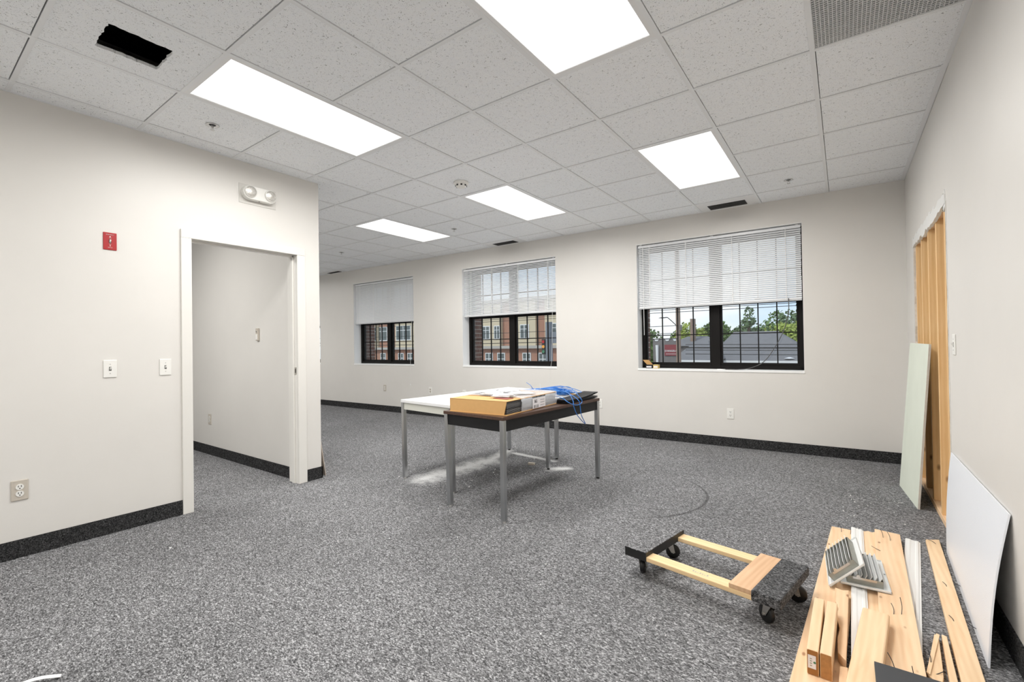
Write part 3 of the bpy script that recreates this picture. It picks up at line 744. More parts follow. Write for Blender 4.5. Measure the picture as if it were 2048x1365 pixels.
# small room: control plate and outlet on the cross wall (faces -Y)
t = thing('wall_control', 'slim chrome and white wall control seen through the doorway', 'switch', M=frameM((-2.797, YP0, 1.343), (1, 0, 0)))
MB().box(-.024, .024, -.018, 0, -.062, .062).build('plate', M['plastic_beige'], t, bevel=.004)
MB().box(-.016, .016, -.021, -.017, -.052, .002).build('button', M['plastic_white'], t, bevel=.003)
MB().cyl((0, -.022, .028), (0, -.017, .028), .008).build('dial', M['steel'], t)
outlet(frameM((-3.955, YP0, .403), (1, 0, 0)), 'beige outlet low on the wall seen through the doorway', 'plastic_beige')
# switch on the right wall (faces -X)
switch(frameM((XR, 1.822, 1.166), (0, -1, 0)), 'white light switch on the right wall beside the stripped opening')

# emergency light
t = thing('emergency_light', 'white twin-head emergency light above the doorway', 'emergency light', M=LM(.188, 2.472))
MB().box(-.145, .150, -.004, 0, -.085, .072).build('backplate', simple('greyed_plate', (.66, .64, .60), .5), t)
pr = []
for k in range(13):
    a_ = pi/2+pi*k/12; pr.append((-.078+cos(a_)*.055, sin(a_)*.055))
for k in range(13):
    a_ = -pi/2+pi*k/12; pr.append((.078+cos(a_)*.055, sin(a_)*.055))
Mq = Matrix(((1, 0, 0, 0), (0, 0, -1, 0), (0, 1, 0, 0), (0, 0, 0, 1)))
MB().prism(pr, .0, .055, Mq).build('body', M['plastic_white'], t, bevel=.006)
lensm = simple('faceted_lens', (.62, .60, .56), .12, .5, var=.4, vscale=120, bump=1, bscale=160)
for s, yd in ((-1, -.0), (1, .0)):
    Mh = Matrix.Translation((s*.080, -.052, .004)) @ Matrix.Rotation(rad(90), 4, 'X')
    hd = MB().lathe([(0, .0), (.047, 0), (.047, .014), (.041, .018)], 24, Mh).build('lamp_head', M['plastic_white'], t, True)
    MB().lathe([(.041, .017), (.03, .022), (0, .024)], 24, Mh).build('lens', lensm, hd, True)
MB().cyl((.0, -.03, -.057), (0, -.03, -.054), .005, n=10).build('test_button', M['slot'], t)

# ------------------------------------------------------------------ tables
def table(name, label, loc, rz, w, l, h, topm, apm, skirt, tt, splay):
    t = thing(name, label, 'table', loc, rz)
    MB().box(-w/2, w/2, -l/2, l/2, h-tt, h).build('tabletop', topm, t, bevel=.003)
    for (x0, x1, y0, y1) in ((-w/2+.012, w/2-.012, -l/2+.012, -l/2+.028), (-w/2+.012, w/2-.012, l/2-.028, l/2-.012), (-w/2+.012, -w/2+.028, -l/2+.012, l/2-.012), (w/2-.028, w/2-.012, -l/2+.012, l/2-.012)):
        MB().box(x0, x1, y0, y1, h-tt-skirt, h-tt).build('apron', apm, t)
    k = .034
    for (sx, sy), (dx, dy) in splay.items():
        cx, cy = sx*(w/2-k/2-.003), sy*(l/2-k/2-.003); q = k/2
        top_ = [(cx-q, cy-q, h-tt), (cx+q, cy-q, h-tt), (cx+q, cy+q, h-tt), (cx-q, cy+q, h-tt)]
        b_ = [(x+dx, y+dy, .014) for x, y, z in top_]
        lg = MB().hexa(b_+top_).build('leg', M['chrome'], t, bevel=.003)
        MB().cyl((cx+dx, cy+dy, 0), (cx+dx, cy+dy, .015), .014, .011, 12).build('foot', M['steel'] if sy < 0 else M['rubber'], lg)
    return t
dark = table('work_table', 'brown laminate work table with black apron and chrome legs', (-.177, 1.472, 0), -.0646, .593, 1.326, .714, M['walnut'], M['blackpanel'], .078, .024,
             {(-1, -1): (.025, .0), (1, -1): (0, 0), (1, 1): (0, 0), (-1, 1): (.03, -.02)})
white = table('work_table', 'white laminate work table behind the brown one', (-.924, 1.824, 0), -.1067, .712, 1.461, .717, M['white_lam'], M['cream_apron'], .062, .026,
              {(-1, -1): (.01, 0), (1, -1): (0, 0), (-1, 1): (0, 0), (1, 1): (0, 0)})

# carton of flattened black sheets on the brown table
TZ = .7145
t = thing('sheet_carton', 'open-sided cardboard carton packed with black sheets on the brown table', 'box', (-.215, 1.215, TZ), rad(3))
w, l, h = .505, .74, .098
MB().hexa([(-w/2, -l/2, .004), (w/2-.022, -l/2, .004), (w/2-.022, -l/2+.006, .004), (-w/2, -l/2+.006, .004), (-w/2+.004, -l/2, h), (w/2, -l/2, h-.002), (w/2, -l/2+.006, h-.002), (-w/2+.004, -l/2+.006, h)]).build('end_panel', M['cardboard'], t)
MB().box(-w/2, w/2, -l/2, l/2, h-.004, h).build('top_panel', M['cardboard'], t)
MB().box(-w/2, w/2+.004, -l/2-.004, l/2, 0, .004).build('bottom_panel', M['cardboard'], t)
MB().box(-w/2, -w/2+.004, -l/2, l/2, .004, h).build('side_panel', M['cardboard'], t)
random.seed(21)
for k in range(13):
    z = .005+k*.0068; dx = random.uniform(-.004, .0)
    MB().box(-w/2+.01, w/2-.006+dx, -l/2+.012, l/2-.004, z, z+.0050).build('black_sheet', M['blacksheet'], t)
    if k: MB().box(-w/2+.012, w/2-.0075, -l/2+.013, l/2-.006, z-.0018, z).build('grey_liner', M['liner'], t)
# clear wrap over the far half with a printed label
wr = MB(); y0, y1 = -l/2+.19, l/2+.006; xo = w/2+.003
prof = [(xo-.001, .002), (xo+.004, .03), (xo+.002, .07), (xo-.006, h+.003), (xo-.05, h+.006), (0, h+.008), (-w/2, h+.005)]
ny = 14; vs = []; fs = []
for q in range(ny+1):
    y = y0+(y1-y0)*q/ny
    for x, z in prof: vs.append((x+random.uniform(-.002, .002), y+random.uniform(-.004, .004), z+random.uniform(0, .003)))
np_ = len(prof)
for q in range(ny):
    for r_ in range(np_-1): fs.append((q*np_+r_, (q+1)*np_+r_, (q+1)*np_+r_+1, q*np_+r_+1))
o = wr.add(vs, fs).build('plastic_wrap', M['wrap'], t, True); sol = o.modifiers.new('s', 'SOLIDIFY'); sol.thickness = .0006
lb = MB().box(xo+.0055, xo+.0065, -.03, .165, .006, .082).build('shipping_label', M['label'], t)
text('865', .038, M['ink'], lb, (xo+.0072, .017, .058), (pi/2, 0, pi/2), sx=.75)
text('|||| || |||', .024, M['ink'], lb, (xo+.0072, .02, .022), (pi/2, 0, pi/2), name='barcode')
for q in range(5): MB().box(xo+.0066, xo+.0072, .085, .15-.01*(q % 2), .022+q*.010, .0245+q*.010).build('print_line', M['ink'] if q % 2 == 0 else M['pink'], lb)
for q in range(9): MB().box(xo+.0056, xo+.0070, -.03+q*.022, -.03+q*.022+.012+(q % 3)*.003, .086, .095).build('printed_band', M['ink'], lb)
MB().box(.05, .14, .16, .215, h+.0075, h+.0085).build('orange_sticker', M['orange'], t)
# bags of hardware on top
def bag(x, y, z, rx, ry, rz_, seed, label, mat='bag', a=0):
    random.seed(seed); mbb = MB(); n1, n2 = 18, 12; vs = []; fs = []
    from mathutils import noise
    for i in range(n1):
        for j in range(n2+1):
            ph = 2*pi*i/n1; th = pi*j/n2
            d = Vector((cos(ph)*sin(th), sin(ph)*sin(th), cos(th)))
            k = 1+.45*noise.noise(d*2.3+Vector((seed, 0, 0)))+.2*noise.noise(d*6+Vector((0, seed, 0)))
            vs.append((d.x*rx*k, d.y*ry*k, max(0, rz_*(.5+d.z*.5*k)) ))
    for i in range(n1):
        for j in range(n2): fs.append((i*(n2+1)+j, i*(n2+1)+j+1, ((i+1) % n1)*(n2+1)+j+1, ((i+1) % n1)*(n2+1)+j))
    o = mbb.add(vs, fs).build('plastic_bag', M[mat], smooth=True, loc=(x, y, z), rot=(0, 0, a)); tag(o, label, 'plastic bag', 'crumpled plastic bags on the carton'); return o
bz_ = TZ+h+.0005
bag(-.27, 1.12, bz_, .10, .065, .035, 2, 'crumpled clear plastic bag on the carton, left of the reddish one', a=.4)
bag(-.10, 1.03, bz_, .085, .05, .030, 5, 'crumpled clear plastic bag nearest the front right of the carton top', a=.8)
bag(-.30, 1.36, bz_, .11, .08, .03, 9, 'crumpled white plastic bag at the back of the carton top', a=-.2)
bag(-.08, 1.22, bz_+.006, .10, .06, .022, 14, 'flat clear plastic bag beside the orange sticker', a=.5)
o = MB().prism([(-.06, -.03), (.07, -.04), (.08, .03), (-.05, .035)], 0, .004).build('printed_card', simple('red_card', (.30, .07, .05), .6), loc=(-.075, .985, bz_)); tag(o, 'dark red card under the front plastic bag', 'card')
o = MB().prism([(-.12, -.05), (.11, -.07), (.14, .04), (-.1, .06)], 0, .003).build('grey_folder', simple('grey_folder_card', (.10, .10, .14), .6), loc=(-.36, 1.20, bz_)); tag(o, 'dark grey folder edge lying at the back left of the carton', 'folder')
# papers on white table behind
o = MB().prism([(-.12, -.16), (.12, -.15), (.11, .15), (-.13, .14)], 0, .012).build('paper_stack', simple('paper', (.86, .87, .9), .7), loc=(-.66, 1.62, .7175), rot=(0, 0, .2)); tag(o, 'white paper stack on the white table beside the carton', 'paper')
o = MB().tube([(-.6+.02*k, 1.93+.035*sin(k*.6), .7215+.018*sin(k*.45)**2) for k in range(9)], .003).build('blue_tie', M['blue'], smooth=True); tag(o, 'thin blue cord piece on the white table', 'cord')
# cream foam slab under the cable
o = MB().box(-.215, .215, -.21, .21, 0, .030).build('foam_slab', simple('cream_foam', (.84, .82, .76), .7), loc=(-.235, 1.885, TZ), rot=(0, 0, -.0646), bevel=.002); tag(o, 'cream foam slab under the blue cable on the brown table', 'foam slab')
# black plastic sheets at the far right corner of the brown table
BT = ['lowest black plastic sheet at the far end of the brown table', 'second black plastic sheet from the bottom at the brown table end', 'third black plastic sheet from the bottom, with its edge lifted', 'top black plastic sheet with curled far end on the brown table']
for k in range(4):
    prof = []
    for q in range(14):
        yy = -.26+.52*q/13
        lift = (.030*(max(0, (q-4)/9))**2) if k >= 2 else .008*(max(0, (q-7)/6))**2
        zz = .001+k*.009+lift-(.004*max(0, q-11.4) if k == 3 else 0)
        prof.append((yy, zz))
    pl = prof+[(y, z+.004) for y, z in reversed(prof)]; n = len(pl)
    o = MB().add([(x, y, z) for x in (-.072, .068) for y, z in pl], [(i, (i+1) % n, n+(i+1) % n, n+i) for i in range(n)]+[tuple(range(n-1, -1, -1)), tuple(range(n, 2*n))]).build('black_sheet', M['blacksheet'], loc=(.062+.003*k, 1.852, TZ), rot=(0, 0, -.06+.01*k))
    tag(o, BT[k], 'plastic sheet', 'black plastic sheets on the brown table')
# coil of blue cable
random.seed(31)
t = thing('cable_coil', 'coil of blue network cable heaped on the brown table', 'cable', (-.25, 1.90, TZ+.031), .1)
cb = MB()
path = []
NL = 26
for k in range(NL*22):
    a = 2*pi*k/22; lp = k/22
    rx = .175+.045*sin(lp*2.1)+.012*sin(lp*7.7); ry = .115+.03*sin(lp*1.7+1)
    path.append((cos(a)*rx+.02*sin(lp*3.1), sin(a)*ry+.018*cos(lp*2.3), .006+.036*(.5+.5*sin(lp*1.31+cos(a)*.8))*(1-.25*abs(cos(a)))+.010*abs(sin(lp*5.3))))
cb.tube(path, .0031, 6)
for q in range(4):
    z_ = .045+.008*q
    cb.tube([(cos(a)*(.20+.02*q)+.02*q, sin(a)*(.11+.012*q), z_*(1-.55*abs(cos(a)))) for a in [2*pi*i/26+q for i in range(27)]], .0031, 6)
cb.build('coil', M['blue'], t, True)
MB().tube([(-.12, -.06, .055), (-.15, -.05, .085), (-.20, -.03, .105)], .0026).build('loose_end', M['blue'], t, True)
MB().tube([(-.06, -.03, .05), (-.06, -.03, .10)], .0016).build('tie_tail', M['cord'], t)
MB().tube([(-.06, -.14+.03*cos(a), .03+.03*sin(a)) for a in [i*pi/5 for i in range(11)]], .0022).build('tie', M['cord'], t, True)
# loops hanging over the table edge (coordinates in the thing's frame)
def toL(pts):
    mi = (Matrix.Translation((-.25, 1.90, TZ+.031)) @ Matrix.Rotation(.1, 4, 'Z')).inverted(); return [mi @ Vector(p) for p in pts]
def smooth_path(pts, n=6):
    P = [Vector(p) for p in pts]; r = []
    for i in range(len(P)-1):
        p0, p1, p2, p3 = [P[max(0, min(len(P)-1, i+k))] for k in (-1, 0, 1, 2)]
        for s_ in range(n):
            q = s_/n; r.append(.5*((2*p1)+(-p0+p2)*q+(2*p0-5*p1+4*p2-p3)*q*q+(-p0+3*p1-3*p2+p3)*q**3))
    return r+[P[-1]]
loops = [[(-.10, 1.85, .79), (.04, 1.72, .80), (.13, 1.63, .785), (.172, 1.60, .74), (.185, 1.585, .70), (.187, 1.645, .621), (.187, 1.775, .537), (.187, 1.706, .621), (.185, 1.691, .70), (.178, 1.68, .74), (.12, 1.70, .77), (-.05, 1.86, .785)],
         [(-.06, 1.66, .765), (.07, 1.60, .762), (.15, 1.545, .742), (.185, 1.57, .720), (.187, 1.65, .707), (.187, 1.72, .72), (.178, 1.72, .752), (.10, 1.76, .80), (-.05, 1.93, .82), (-.25, 2.0, .80)]]
for lp in loops: MB().tube(toL(smooth_path(lp)), .0031, 6).build('hanging_loop', M['blue'], t, True)
o = MB().prism([(-.05, -.03), (.06, -.025), (.05, .035), (-.04, .03)], 0, .006).build('cardboard_scrap', simple('brown_scrap', (.42, .22, .06), .7), M=Matrix.Translation((-.045, 1.99, TZ+.0305)) @ Matrix.Rotation(.2, 4, 'Y')); tag(o, 'orange-brown cardboard scrap behind the blue cable', 'cardboard')

# ------------------------------------------------------------------ furniture dolly
t = thing('furniture_dolly', 'wooden furniture dolly with carpeted ends on black casters', 'dolly', (1.396, .730, 0), -.187)
dl, dw = .725, .400
for s in (-1, 1):
    y = s*(dw/2-.034)
    st_ = MB().box(-dl/2+.02, dl/2-.02, y-.034, y+.034, .108, .130).build('stringer', M['pinex'], t, bevel=.003)
    if s < 0:
        for q in range(7): MB().box(-.02+q*.011, -.013+q*.011, y-.006, y+.004-(q % 3)*.003, .1299, .1303).build('ink_stamp', M['regdirty'], st_)
MB().box(.156, .250, -dw/2, dw/2, .130, .150).build('end_board', M['plywood'], t, bevel=.002)
MB().box(.247, dl/2, -dw/2-.004, dw/2+.004, .108, .154).build('carpet_wrap', M['dollycarpet'], t, bevel=.007)
MB().box(-dl/2, -.243, -dw/2-.004, dw/2+.004, .1500, .1535).build('carpet_wrap', M['padcarpet'], t, bevel=.001)
MB().box(-dl/2, -.243, -dw/2-.003, dw/2+.003, .108, .1500).build('rubber_edge', M['rubber'], t)
for (cx, cy, a) in ((-.305, -.135, 1.9), (-.305, .135, .6), (.305, -.135, 2.6), (.305, .135, .3)):
    c = bpy.data.objects.new('caster', None); COL.objects.link(c); c.parent = t; c.location = (cx, cy, 0); c.rotation_euler = (0, 0, a)
    MB().box(-.03, .03, -.025, .025, .104, .109).build('mount_plate', M['zinc'], c)
    fk = MB()
    for s in (-1, 1): fk.hexa([(.016, s*.016-.0015, .034), (.036, s*.016-.0015, .034), (.036, s*.016+.0015, .034), (.016, s*.016+.0015, .034), (-.022, s*.016-.0015, .100), (.022, s*.016-.0015, .100), (.022, s*.016+.0015, .100), (-.022, s*.016+.0015, .100)])
    fk.box(-.022, .022, -.0175, .0175, .097, .104)
    fk.build('fork', M['zinc'], c)
    MB().lathe([(.008, -.011), (.034, -.011), (.0375, -.007), (.0375, .007), (.034, .011), (.008, .011)], 28, Matrix.Translation((.026, 0, .0378)) @ Matrix.Rotation(pi/2, 4, 'X')).build('wheel', M['rubber'], c, True)
    MB().cyl((.026, -.021, .0378), (.026, .021, .0378), .006, n=12).build('axle', M['zinc'], c)

# ------------------------------------------------------------------ lumber pile
def nail(parent, x, y, z, dx, dy, dz, bend=.2):
    p = [(x, y, z-.004), (x+dx*.5+bend*dy*.4, y+dy*.5-bend*dx*.4, z+dz*.5), (x+dx, y+dy, z+dz)]
    MB().tube(smooth_path(p, 4), .0013, 5).build('nail', M['nail'], parent, True)
def slab(name, label, cat, poly, z0, z1, mat, bevel=.002, group='loose lumber on the floor'):
    cx = sum(p[0] for p in poly)/len(poly); cy = sum(p[1] for p in poly)/len(poly)
    o = MB().prism([(x-cx, y-cy) for x, y in poly], 0, z1-z0).build(name, mat, loc=(cx, cy, z0), bevel=bevel)
    return tag(o, label, cat, group)
def edge(x0, y0, slope, y): return x0+(y-y0)*slope
b1 = slab('pine_board', 'wide pine board at the left side of the lumber pile', 'board', [(1.735, -.35), (1.885, -.35), (1.995, 1.874), (1.855, 1.881)], 0, .019, M['pine'])
b2 = slab('pine_board', 'pine board showing between the white moulding and the wide right board', 'board', [(1.965, -.1), (2.045, -.1), (2.086, 1.93), (2.055, 1.90), (2.04, 1.915), (2.000, 1.88)], 0, .019, M['pine'])
b3 = slab('pine_board', 'wide knotty pine board with nails at the right of the pile', 'board', [(2.010, -.12), (2.133, -.12), (2.189, 1.894), (2.071, 1.919)], .0195, .038, M['pine'])
def nails(o, lst):
    for (x, y, dx, dy, dz) in lst: nail(o, x-o.location.x, y-o.location.y, .019, dx, dy, dz)
nails(b1, [(1.905, 1.80, -.008, .05, .03), (1.95, 1.79, .0, .03, .03)])
nails(b3, [(2.105, 1.78, -.012, .05, .035), (2.135, 1.75, -.010, .06, .03), (2.045, 1.62, .035, -.07, .004), (2.115, .86, .0, .05, .05), (2.088, .84, -.004, .06, .02), (2.065, .42, -.02, .03, .04), (2.11, .37, -.004, .02, .05), (2.075, 1.25, .01, -.03, .01)])
# moulding profiles (along Y)
def moulding(name, label, p0, p1, w, prof, z0, mat):
    p0, p1 = Vector(p0), Vector(p1); d = (p1-p0); ang = atan2(-d.x, d.y); L_ = d.length; n = len(prof)
    o = MB().add([(x*w, y, z) for y in (0, L_) for x, z in prof], [(i, n+i, n+(i+1) % n, (i+1) % n) for i in range(n)]+[tuple(range(n)), tuple(range(2*n-1, n-1, -1))]).build(name, mat, loc=(p0.x, p0.y, z0), rot=(0, 0, ang), bevel=.0008)
    return tag(o, label, 'moulding', 'loose white mouldings')
PROF = [(0, 0), (1, 0), (1, .006), (.90, .008), (.86, .012), (.72, .013), (.66, .010), (.40, .013), (.30, .016), (.10, .017), (0, .014)]
moulding('white_moulding', 'white profiled moulding lying along the middle of the lumber pile', (1.938, .30, 0), (1.955, 1.885, 0), .060, PROF, .0195, M['moulding'])
moulding('white_moulding', 'white profiled moulding on the floor right of the pine boards', (2.088, .62, 0), (2.214, 1.915, 0), .068, PROF, 0, M['moulding'])
b4 = slab('pine_strip', 'long narrow pine strip with nails beside the white leaning panel', 'board', [(2.228, .12), (2.294, .12), (2.372, 1.985), (2.308, 1.945)], 0, .019, M['pineclean'])
nails(b4, [(2.352, 1.88, -.035, .06, .006), (2.345, 1.42, .03, -.09, .004), (2.33, 1.00, .035, -.08, .004), (2.315, 1.3, -.01, .05, .004), (2.29, .95, -.01, .05, .004)])
slab('wood_scrap', 'short pale wood scrap tucked against the narrow pine strip', 'wood scrap', [(2.194, .20), (2.222, .20), (2.247, .80), (2.232, .805)], 0, .026, M['pineclean'])
ts = slab('broken_moulding', 'broken triangular pine offcut next to the white moulding tip', 'wood scrap', [(2.154, .50), (2.184, .43), (2.199, .50), (2.206, .58), (2.212, .66), (2.222, .80), (2.210, .80)], 0, .022, M['pineclean'])
MB().prism([(-.045, -.115), (-.036, -.125), (.027, .185), (.018, .19)], .022, .027).build('ridge', M['pineclean'], ts)
nails(ts, [(2.17, .55, .0, .06, .03), (2.165, .50, .04, .03, .01)])
# offcuts
def block(label, p0, p1, w, h, z0, endmat, sticker=False):
    p0, p1 = Vector((*p0, 0)), Vector((*p1, 0)); d = p1-p0; L_ = d.length
    t = thing('lumber_offcut', label, 'offcut', (p0.x, p0.y, z0), atan2(-d.x, d.y), 'two-by-four offcuts on the boards')
    MB().box(-w/2, w/2, 0, L_, 0, h).build('block', M['pineclean'], t, bevel=.004)
    pr = [(-w/2+.004, .002), (w/2-.004, .002), (w/2-.002, .005), (w/2-.002, h-.005), (w/2-.004, h-.002), (-w/2+.004, h-.002), (-w/2+.002, h-.005), (-w/2+.002, .005)]
    MB().prism(pr, -.0005, .0006, Matrix(((1, 0, 0, 0), (0, 0, 1, 0), (0, 1, 0, 0), (0, 0, 0, 1)))).build('end_face', endmat, t)
    if sticker:
        sk = MB().box(-.014, .010, -.0014, -.0005, .024, .070).build('sticker', M['label'], t); MB().cyl((.006, -.0018, .047), (.006, -.0013, .047), .004, n=14).build('green_mark', M['green'], sk)
        for q in range(4): MB().box(-.008, -.002, -.0017, -.0013, .032+q*.008, .036+q*.008).build('print_line', M['regdirty'], sk)
    return t
block('two-by-four offcut on edge with a white sticker on its brown end', (1.829, .262), (1.835, .668), .036, .089, .0192, M['endpaint'], True)
block('two-by-four offcut on edge with bare growth-ring end', (1.868, .262), (1.880, .665), .036, .089, .0192, M['endgrain'])
t = thing('lumber_block', 'thick two-by-four lying on top of the lumber pile', 'offcut', (1.955, .08, .044), atan2(-.071, .66))
MB().box(-.044, .044, 0, .664, 0, .040).build('block', M['pineclean'], t, bevel=.006)
o = slab('torn_scrap', 'splintered pine scrap between the offcuts and the white moulding', 'wood scrap', [(1.900, .40), (1.925, .36), (1.931, .62), (1.936, .94), (1.915, .925), (1.885, .935), (1.888, .80), (1.899, .74), (1.893, .66), (1.905, .58), (1.898, .50)], .0195, .052, M['pine'])
slab('wood_scrap', 'small pine scrap in the shadow beside the bare-ended offcut', 'wood scrap', [(1.900, .05), (1.926, .05), (1.930, .335), (1.906, .33)], .0195, .045, M['pine'])
gp = MB().box(0, .33, -.40, 0, 0, .012).build('dark_grey_board', M['greypanel'], loc=(2.003, .335, .0845), rot=(0, 0, 0), bevel=.001)
tag(gp, 'dark grey board corner lying on the lumber at the bottom edge', 'board')

# loose metal registers
def register(label, o_, u, v):
    u, v = Vector(u).normalized(), Vector(v).normalized(); n = u.cross(v).normalized(); v = n.cross(u)
    mtx = Matrix((u, v, n)).transposed().to_4x4(); mtx.translation = Vector(o_)
    t = thing('metal_register', label, 'register', M=mtx, group='loose ceiling registers')
    w, l = .19, .36
    fl = MB()
    for (x0, x1, y0, y1) in ((0, .028, 0, l), (w-.028, w, 0, l), (.028, w-.028, 0, .028), (.028, w-.028, l-.028, l)): fl.box(x0, x1, y0, y1, 0, .003)
    fl.box(0, .002, 0, l, 0, .010).box(w-.002, w, 0, l, 0, .010).box(0, w, 0, .002, 0, .010).box(0, w, l-.002, l, 0, .010)
    fl.build('flange', M['regwhite'], t)
    nk = MB()
    for (x0, x1, y0, y1) in ((.026, .0275, .026, l-.026), (w-.0275, w-.026, .026, l-.026), (.026, w-.026, .026, .0275), (.026, w-.026, l-.0275, l-.026)): nk.box(x0, x1, y0, y1, .002, .036)
    nk.build('neck', M['regdirty'], t)
    for k in range(7):
        x = .032+k*.0185; bld = MB()
        P = [(x, .012), (x+.006, .030), (x+.016, .050), (x+.018, .0495), (x+.008, .029), (x+.002, .012)]
        nn = len(P)
        bld.add([(a, y, b) for y in (.030, l-.030) for a, b in P], [(i, (i+1) % nn, nn+(i+1) % nn, nn+i) for i in range(nn)]+[tuple(range(nn-1, -1, -1)), tuple(range(nn, 2*nn))])
        bld.build('blade', M['regwhite'], t)
    dm = MB()
    for k in range(24): dm.box(.028, w-.028, .032+k*.0125, .0335+k*.0125, .003, .010)
    dd = dm.build('damper_fins', M['regdirty'], t)
    MB().box(.05, .14, .0245, .0262, .026, .036).build('lever_bar', M['steel'], t)
    MB().cyl((.07, .022, .040), (.07, .030, .040), .007, n=12).build('lever_ring', M['steel'], t)
    return t
register('white louvred metal register tilted up on the other one', (1.866, .985, .026), (.120, .010, .120), (-.02, .37, 0))
register('dusty metal register lying flat on the pine boards', (1.905, 1.02, .0405), (.97, .05, .0), (-.05, 1, .0))

# ------------------------------------------------------------------ leaning sheets
def sheet(name, label, cat, A, B, C_, D, th, mat, edgemat=None, nu=14, nv=10, bow=0):
    A, B, C_, D = map(Vector, (A, B, C_, D)); nrm = (B-A).cross(D-A).normalized(); vs = []; fs = []
    for s in (0, 1):
        for j in range(nv+1):
            for i in range(nu+1):
                u, v = i/nu, j/nv; p = (A*(1-u)+B*u)*(1-v)+(D*(1-u)+C_*u)*v
                vs.append(p+nrm*(th*s+bow*sin(pi*v)*(1-.3*u)))
    k = (nu+1)*(nv+1)
    for j in range(nv):
        for i in range(nu):
            a = j*(nu+1)+i; fs += [(a, a+nu+1, a+nu+2, a+1), (k+a, k+a+1, k+a+nu+2, k+a+nu+1)]
    bd = [i for i in range(nu+1)]+[(j+1)*(nu+1)-1 for j in range(1, nv+1)]+[nv*(nu+1)+i for i in range(nu-1, -1, -1)]+[j*(nu+1) for j in range(nv-1, 0, -1)]
    fs += [(bd[i], bd[(i+1) % len(bd)], k+bd[(i+1) % len(bd)], k+bd[i]) for i in range(len(bd))]
    c = A.copy(); mb_ = MB().add([v-c for v in vs], fs); me = mb_.mesh(name); me.materials.append(mat)
    if edgemat:
        me.materials.append(edgemat)
        for p in list(me.polygons)[-len(bd):]: p.material_index = 1
    o = place(name, me, None, loc=c); return tag(o, label, cat)
sheet('white_panel', 'white textured panel leaning against the right wall', 'panel', (2.342, .695, 0), (2.385, 1.848, 0), (XR-.010, 1.946, .545), (XR-.010, .806, .540), .006, M['panel'], bow=-.012)
sheet('drywall_sheet', 'pale green drywall sheet leaning in the stripped opening', 'drywall', (2.352, 2.62, 0), (2.301, 3.244, 0), (2.385, 3.235, 1.168), (2.428, 2.60, 1.162), -.013, M['gypsum'], M['gypcore'])
sheet('leaning_board', 'thin board leaning behind the end of the partition', 'board', (-2.03, .80, 0), (-2.55, .80, 0), (-2.55, .748, .36), (-2.03, .748, .36), .007, simple('beige_board', (.55, .47, .40), .7))

# ------------------------------------------------------------------ debris on the carpet
o = MB().prism([(-.035, -.012), (.03, -.02), (.038, .010), (-.028, .02)], 0, .022).build('wood_chunk', M['concrete'], loc=(-.613, 2.16, 0), rot=(0, 0, .4), bevel=.003); tag(o, 'pale broken chunk on the carpet under the tables', 'debris')
pc = MB(); vs = []; fs = []
for k in range(9):
    a = k/8; x = .115*a; y = -.014*sin(a*2.4); z = .004+.012*sin(a*pi)
    vs += [(x, y, z), (x-.002, y+.015, z+.003), (x, y, z+.0012), (x-.002, y+.015, z+.0042)]
for k in range(8):
    q = 4*k; fs += [(q, q+1, q+5, q+4), (q+2, q+6, q+7, q+3), (q, q+4, q+6, q+2), (q+1, q+3, q+7, q+5)]
fs += [(0, 2, 3, 1), (32, 33, 35, 34)]
o = pc.add(vs, fs).build('paper_strip', simple('white_strip', (.9, .9, .9), .5), loc=(-.478, -1.372, 0), rot=(0, 0, rad(62)), smooth=True); tag(o, 'curled white paper strip on the carpet at the bottom left', 'paper')
random.seed(77); cr_ = MB()
def crumb(x, y, r):
    vs = [(x+random.uniform(-r, r), y+random.uniform(-r, r), z) for z in (0, 0, 0, r*1.1, r)]
    cr_.add(vs, [(0, 1, 2), (0, 1, 3), (1, 2, 3), (2, 0, 3), (0, 1, 4), (1, 2, 4), (2, 0, 4)])
for k in range(420):
    z_ = random.random()
    if z_ < .45: x, y = random.gauss(-.8, .5), random.gauss(1.9, .6)
    elif z_ < .65: x, y = random.uniform(1.9, 2.32), random.uniform(1.96, 2.9)
    else: x, y = random.uniform(-1.9, 2.3), random.uniform(-1.2, 3.9)
    if x > 2.36 or (x > 1.72 and y < 1.95) or y > 3.95 or (x < -1.95 and y < .8): continue
    crumb(x, y, random.uniform(.002, .0065)*(1 if random.random() < .93 else 1.8))
o = cr_.build('plaster_crumbs', M['plaster']); tag(o, 'white plaster crumbs scattered over the grey carpet', 'debris', kind='stuff')

# ------------------------------------------------------------------ outdoors
GZ = -3.6
struct(MB().box(-70, 30, YW+.6, 75, GZ-.2, GZ).build('street_ground', M['asphalt']))
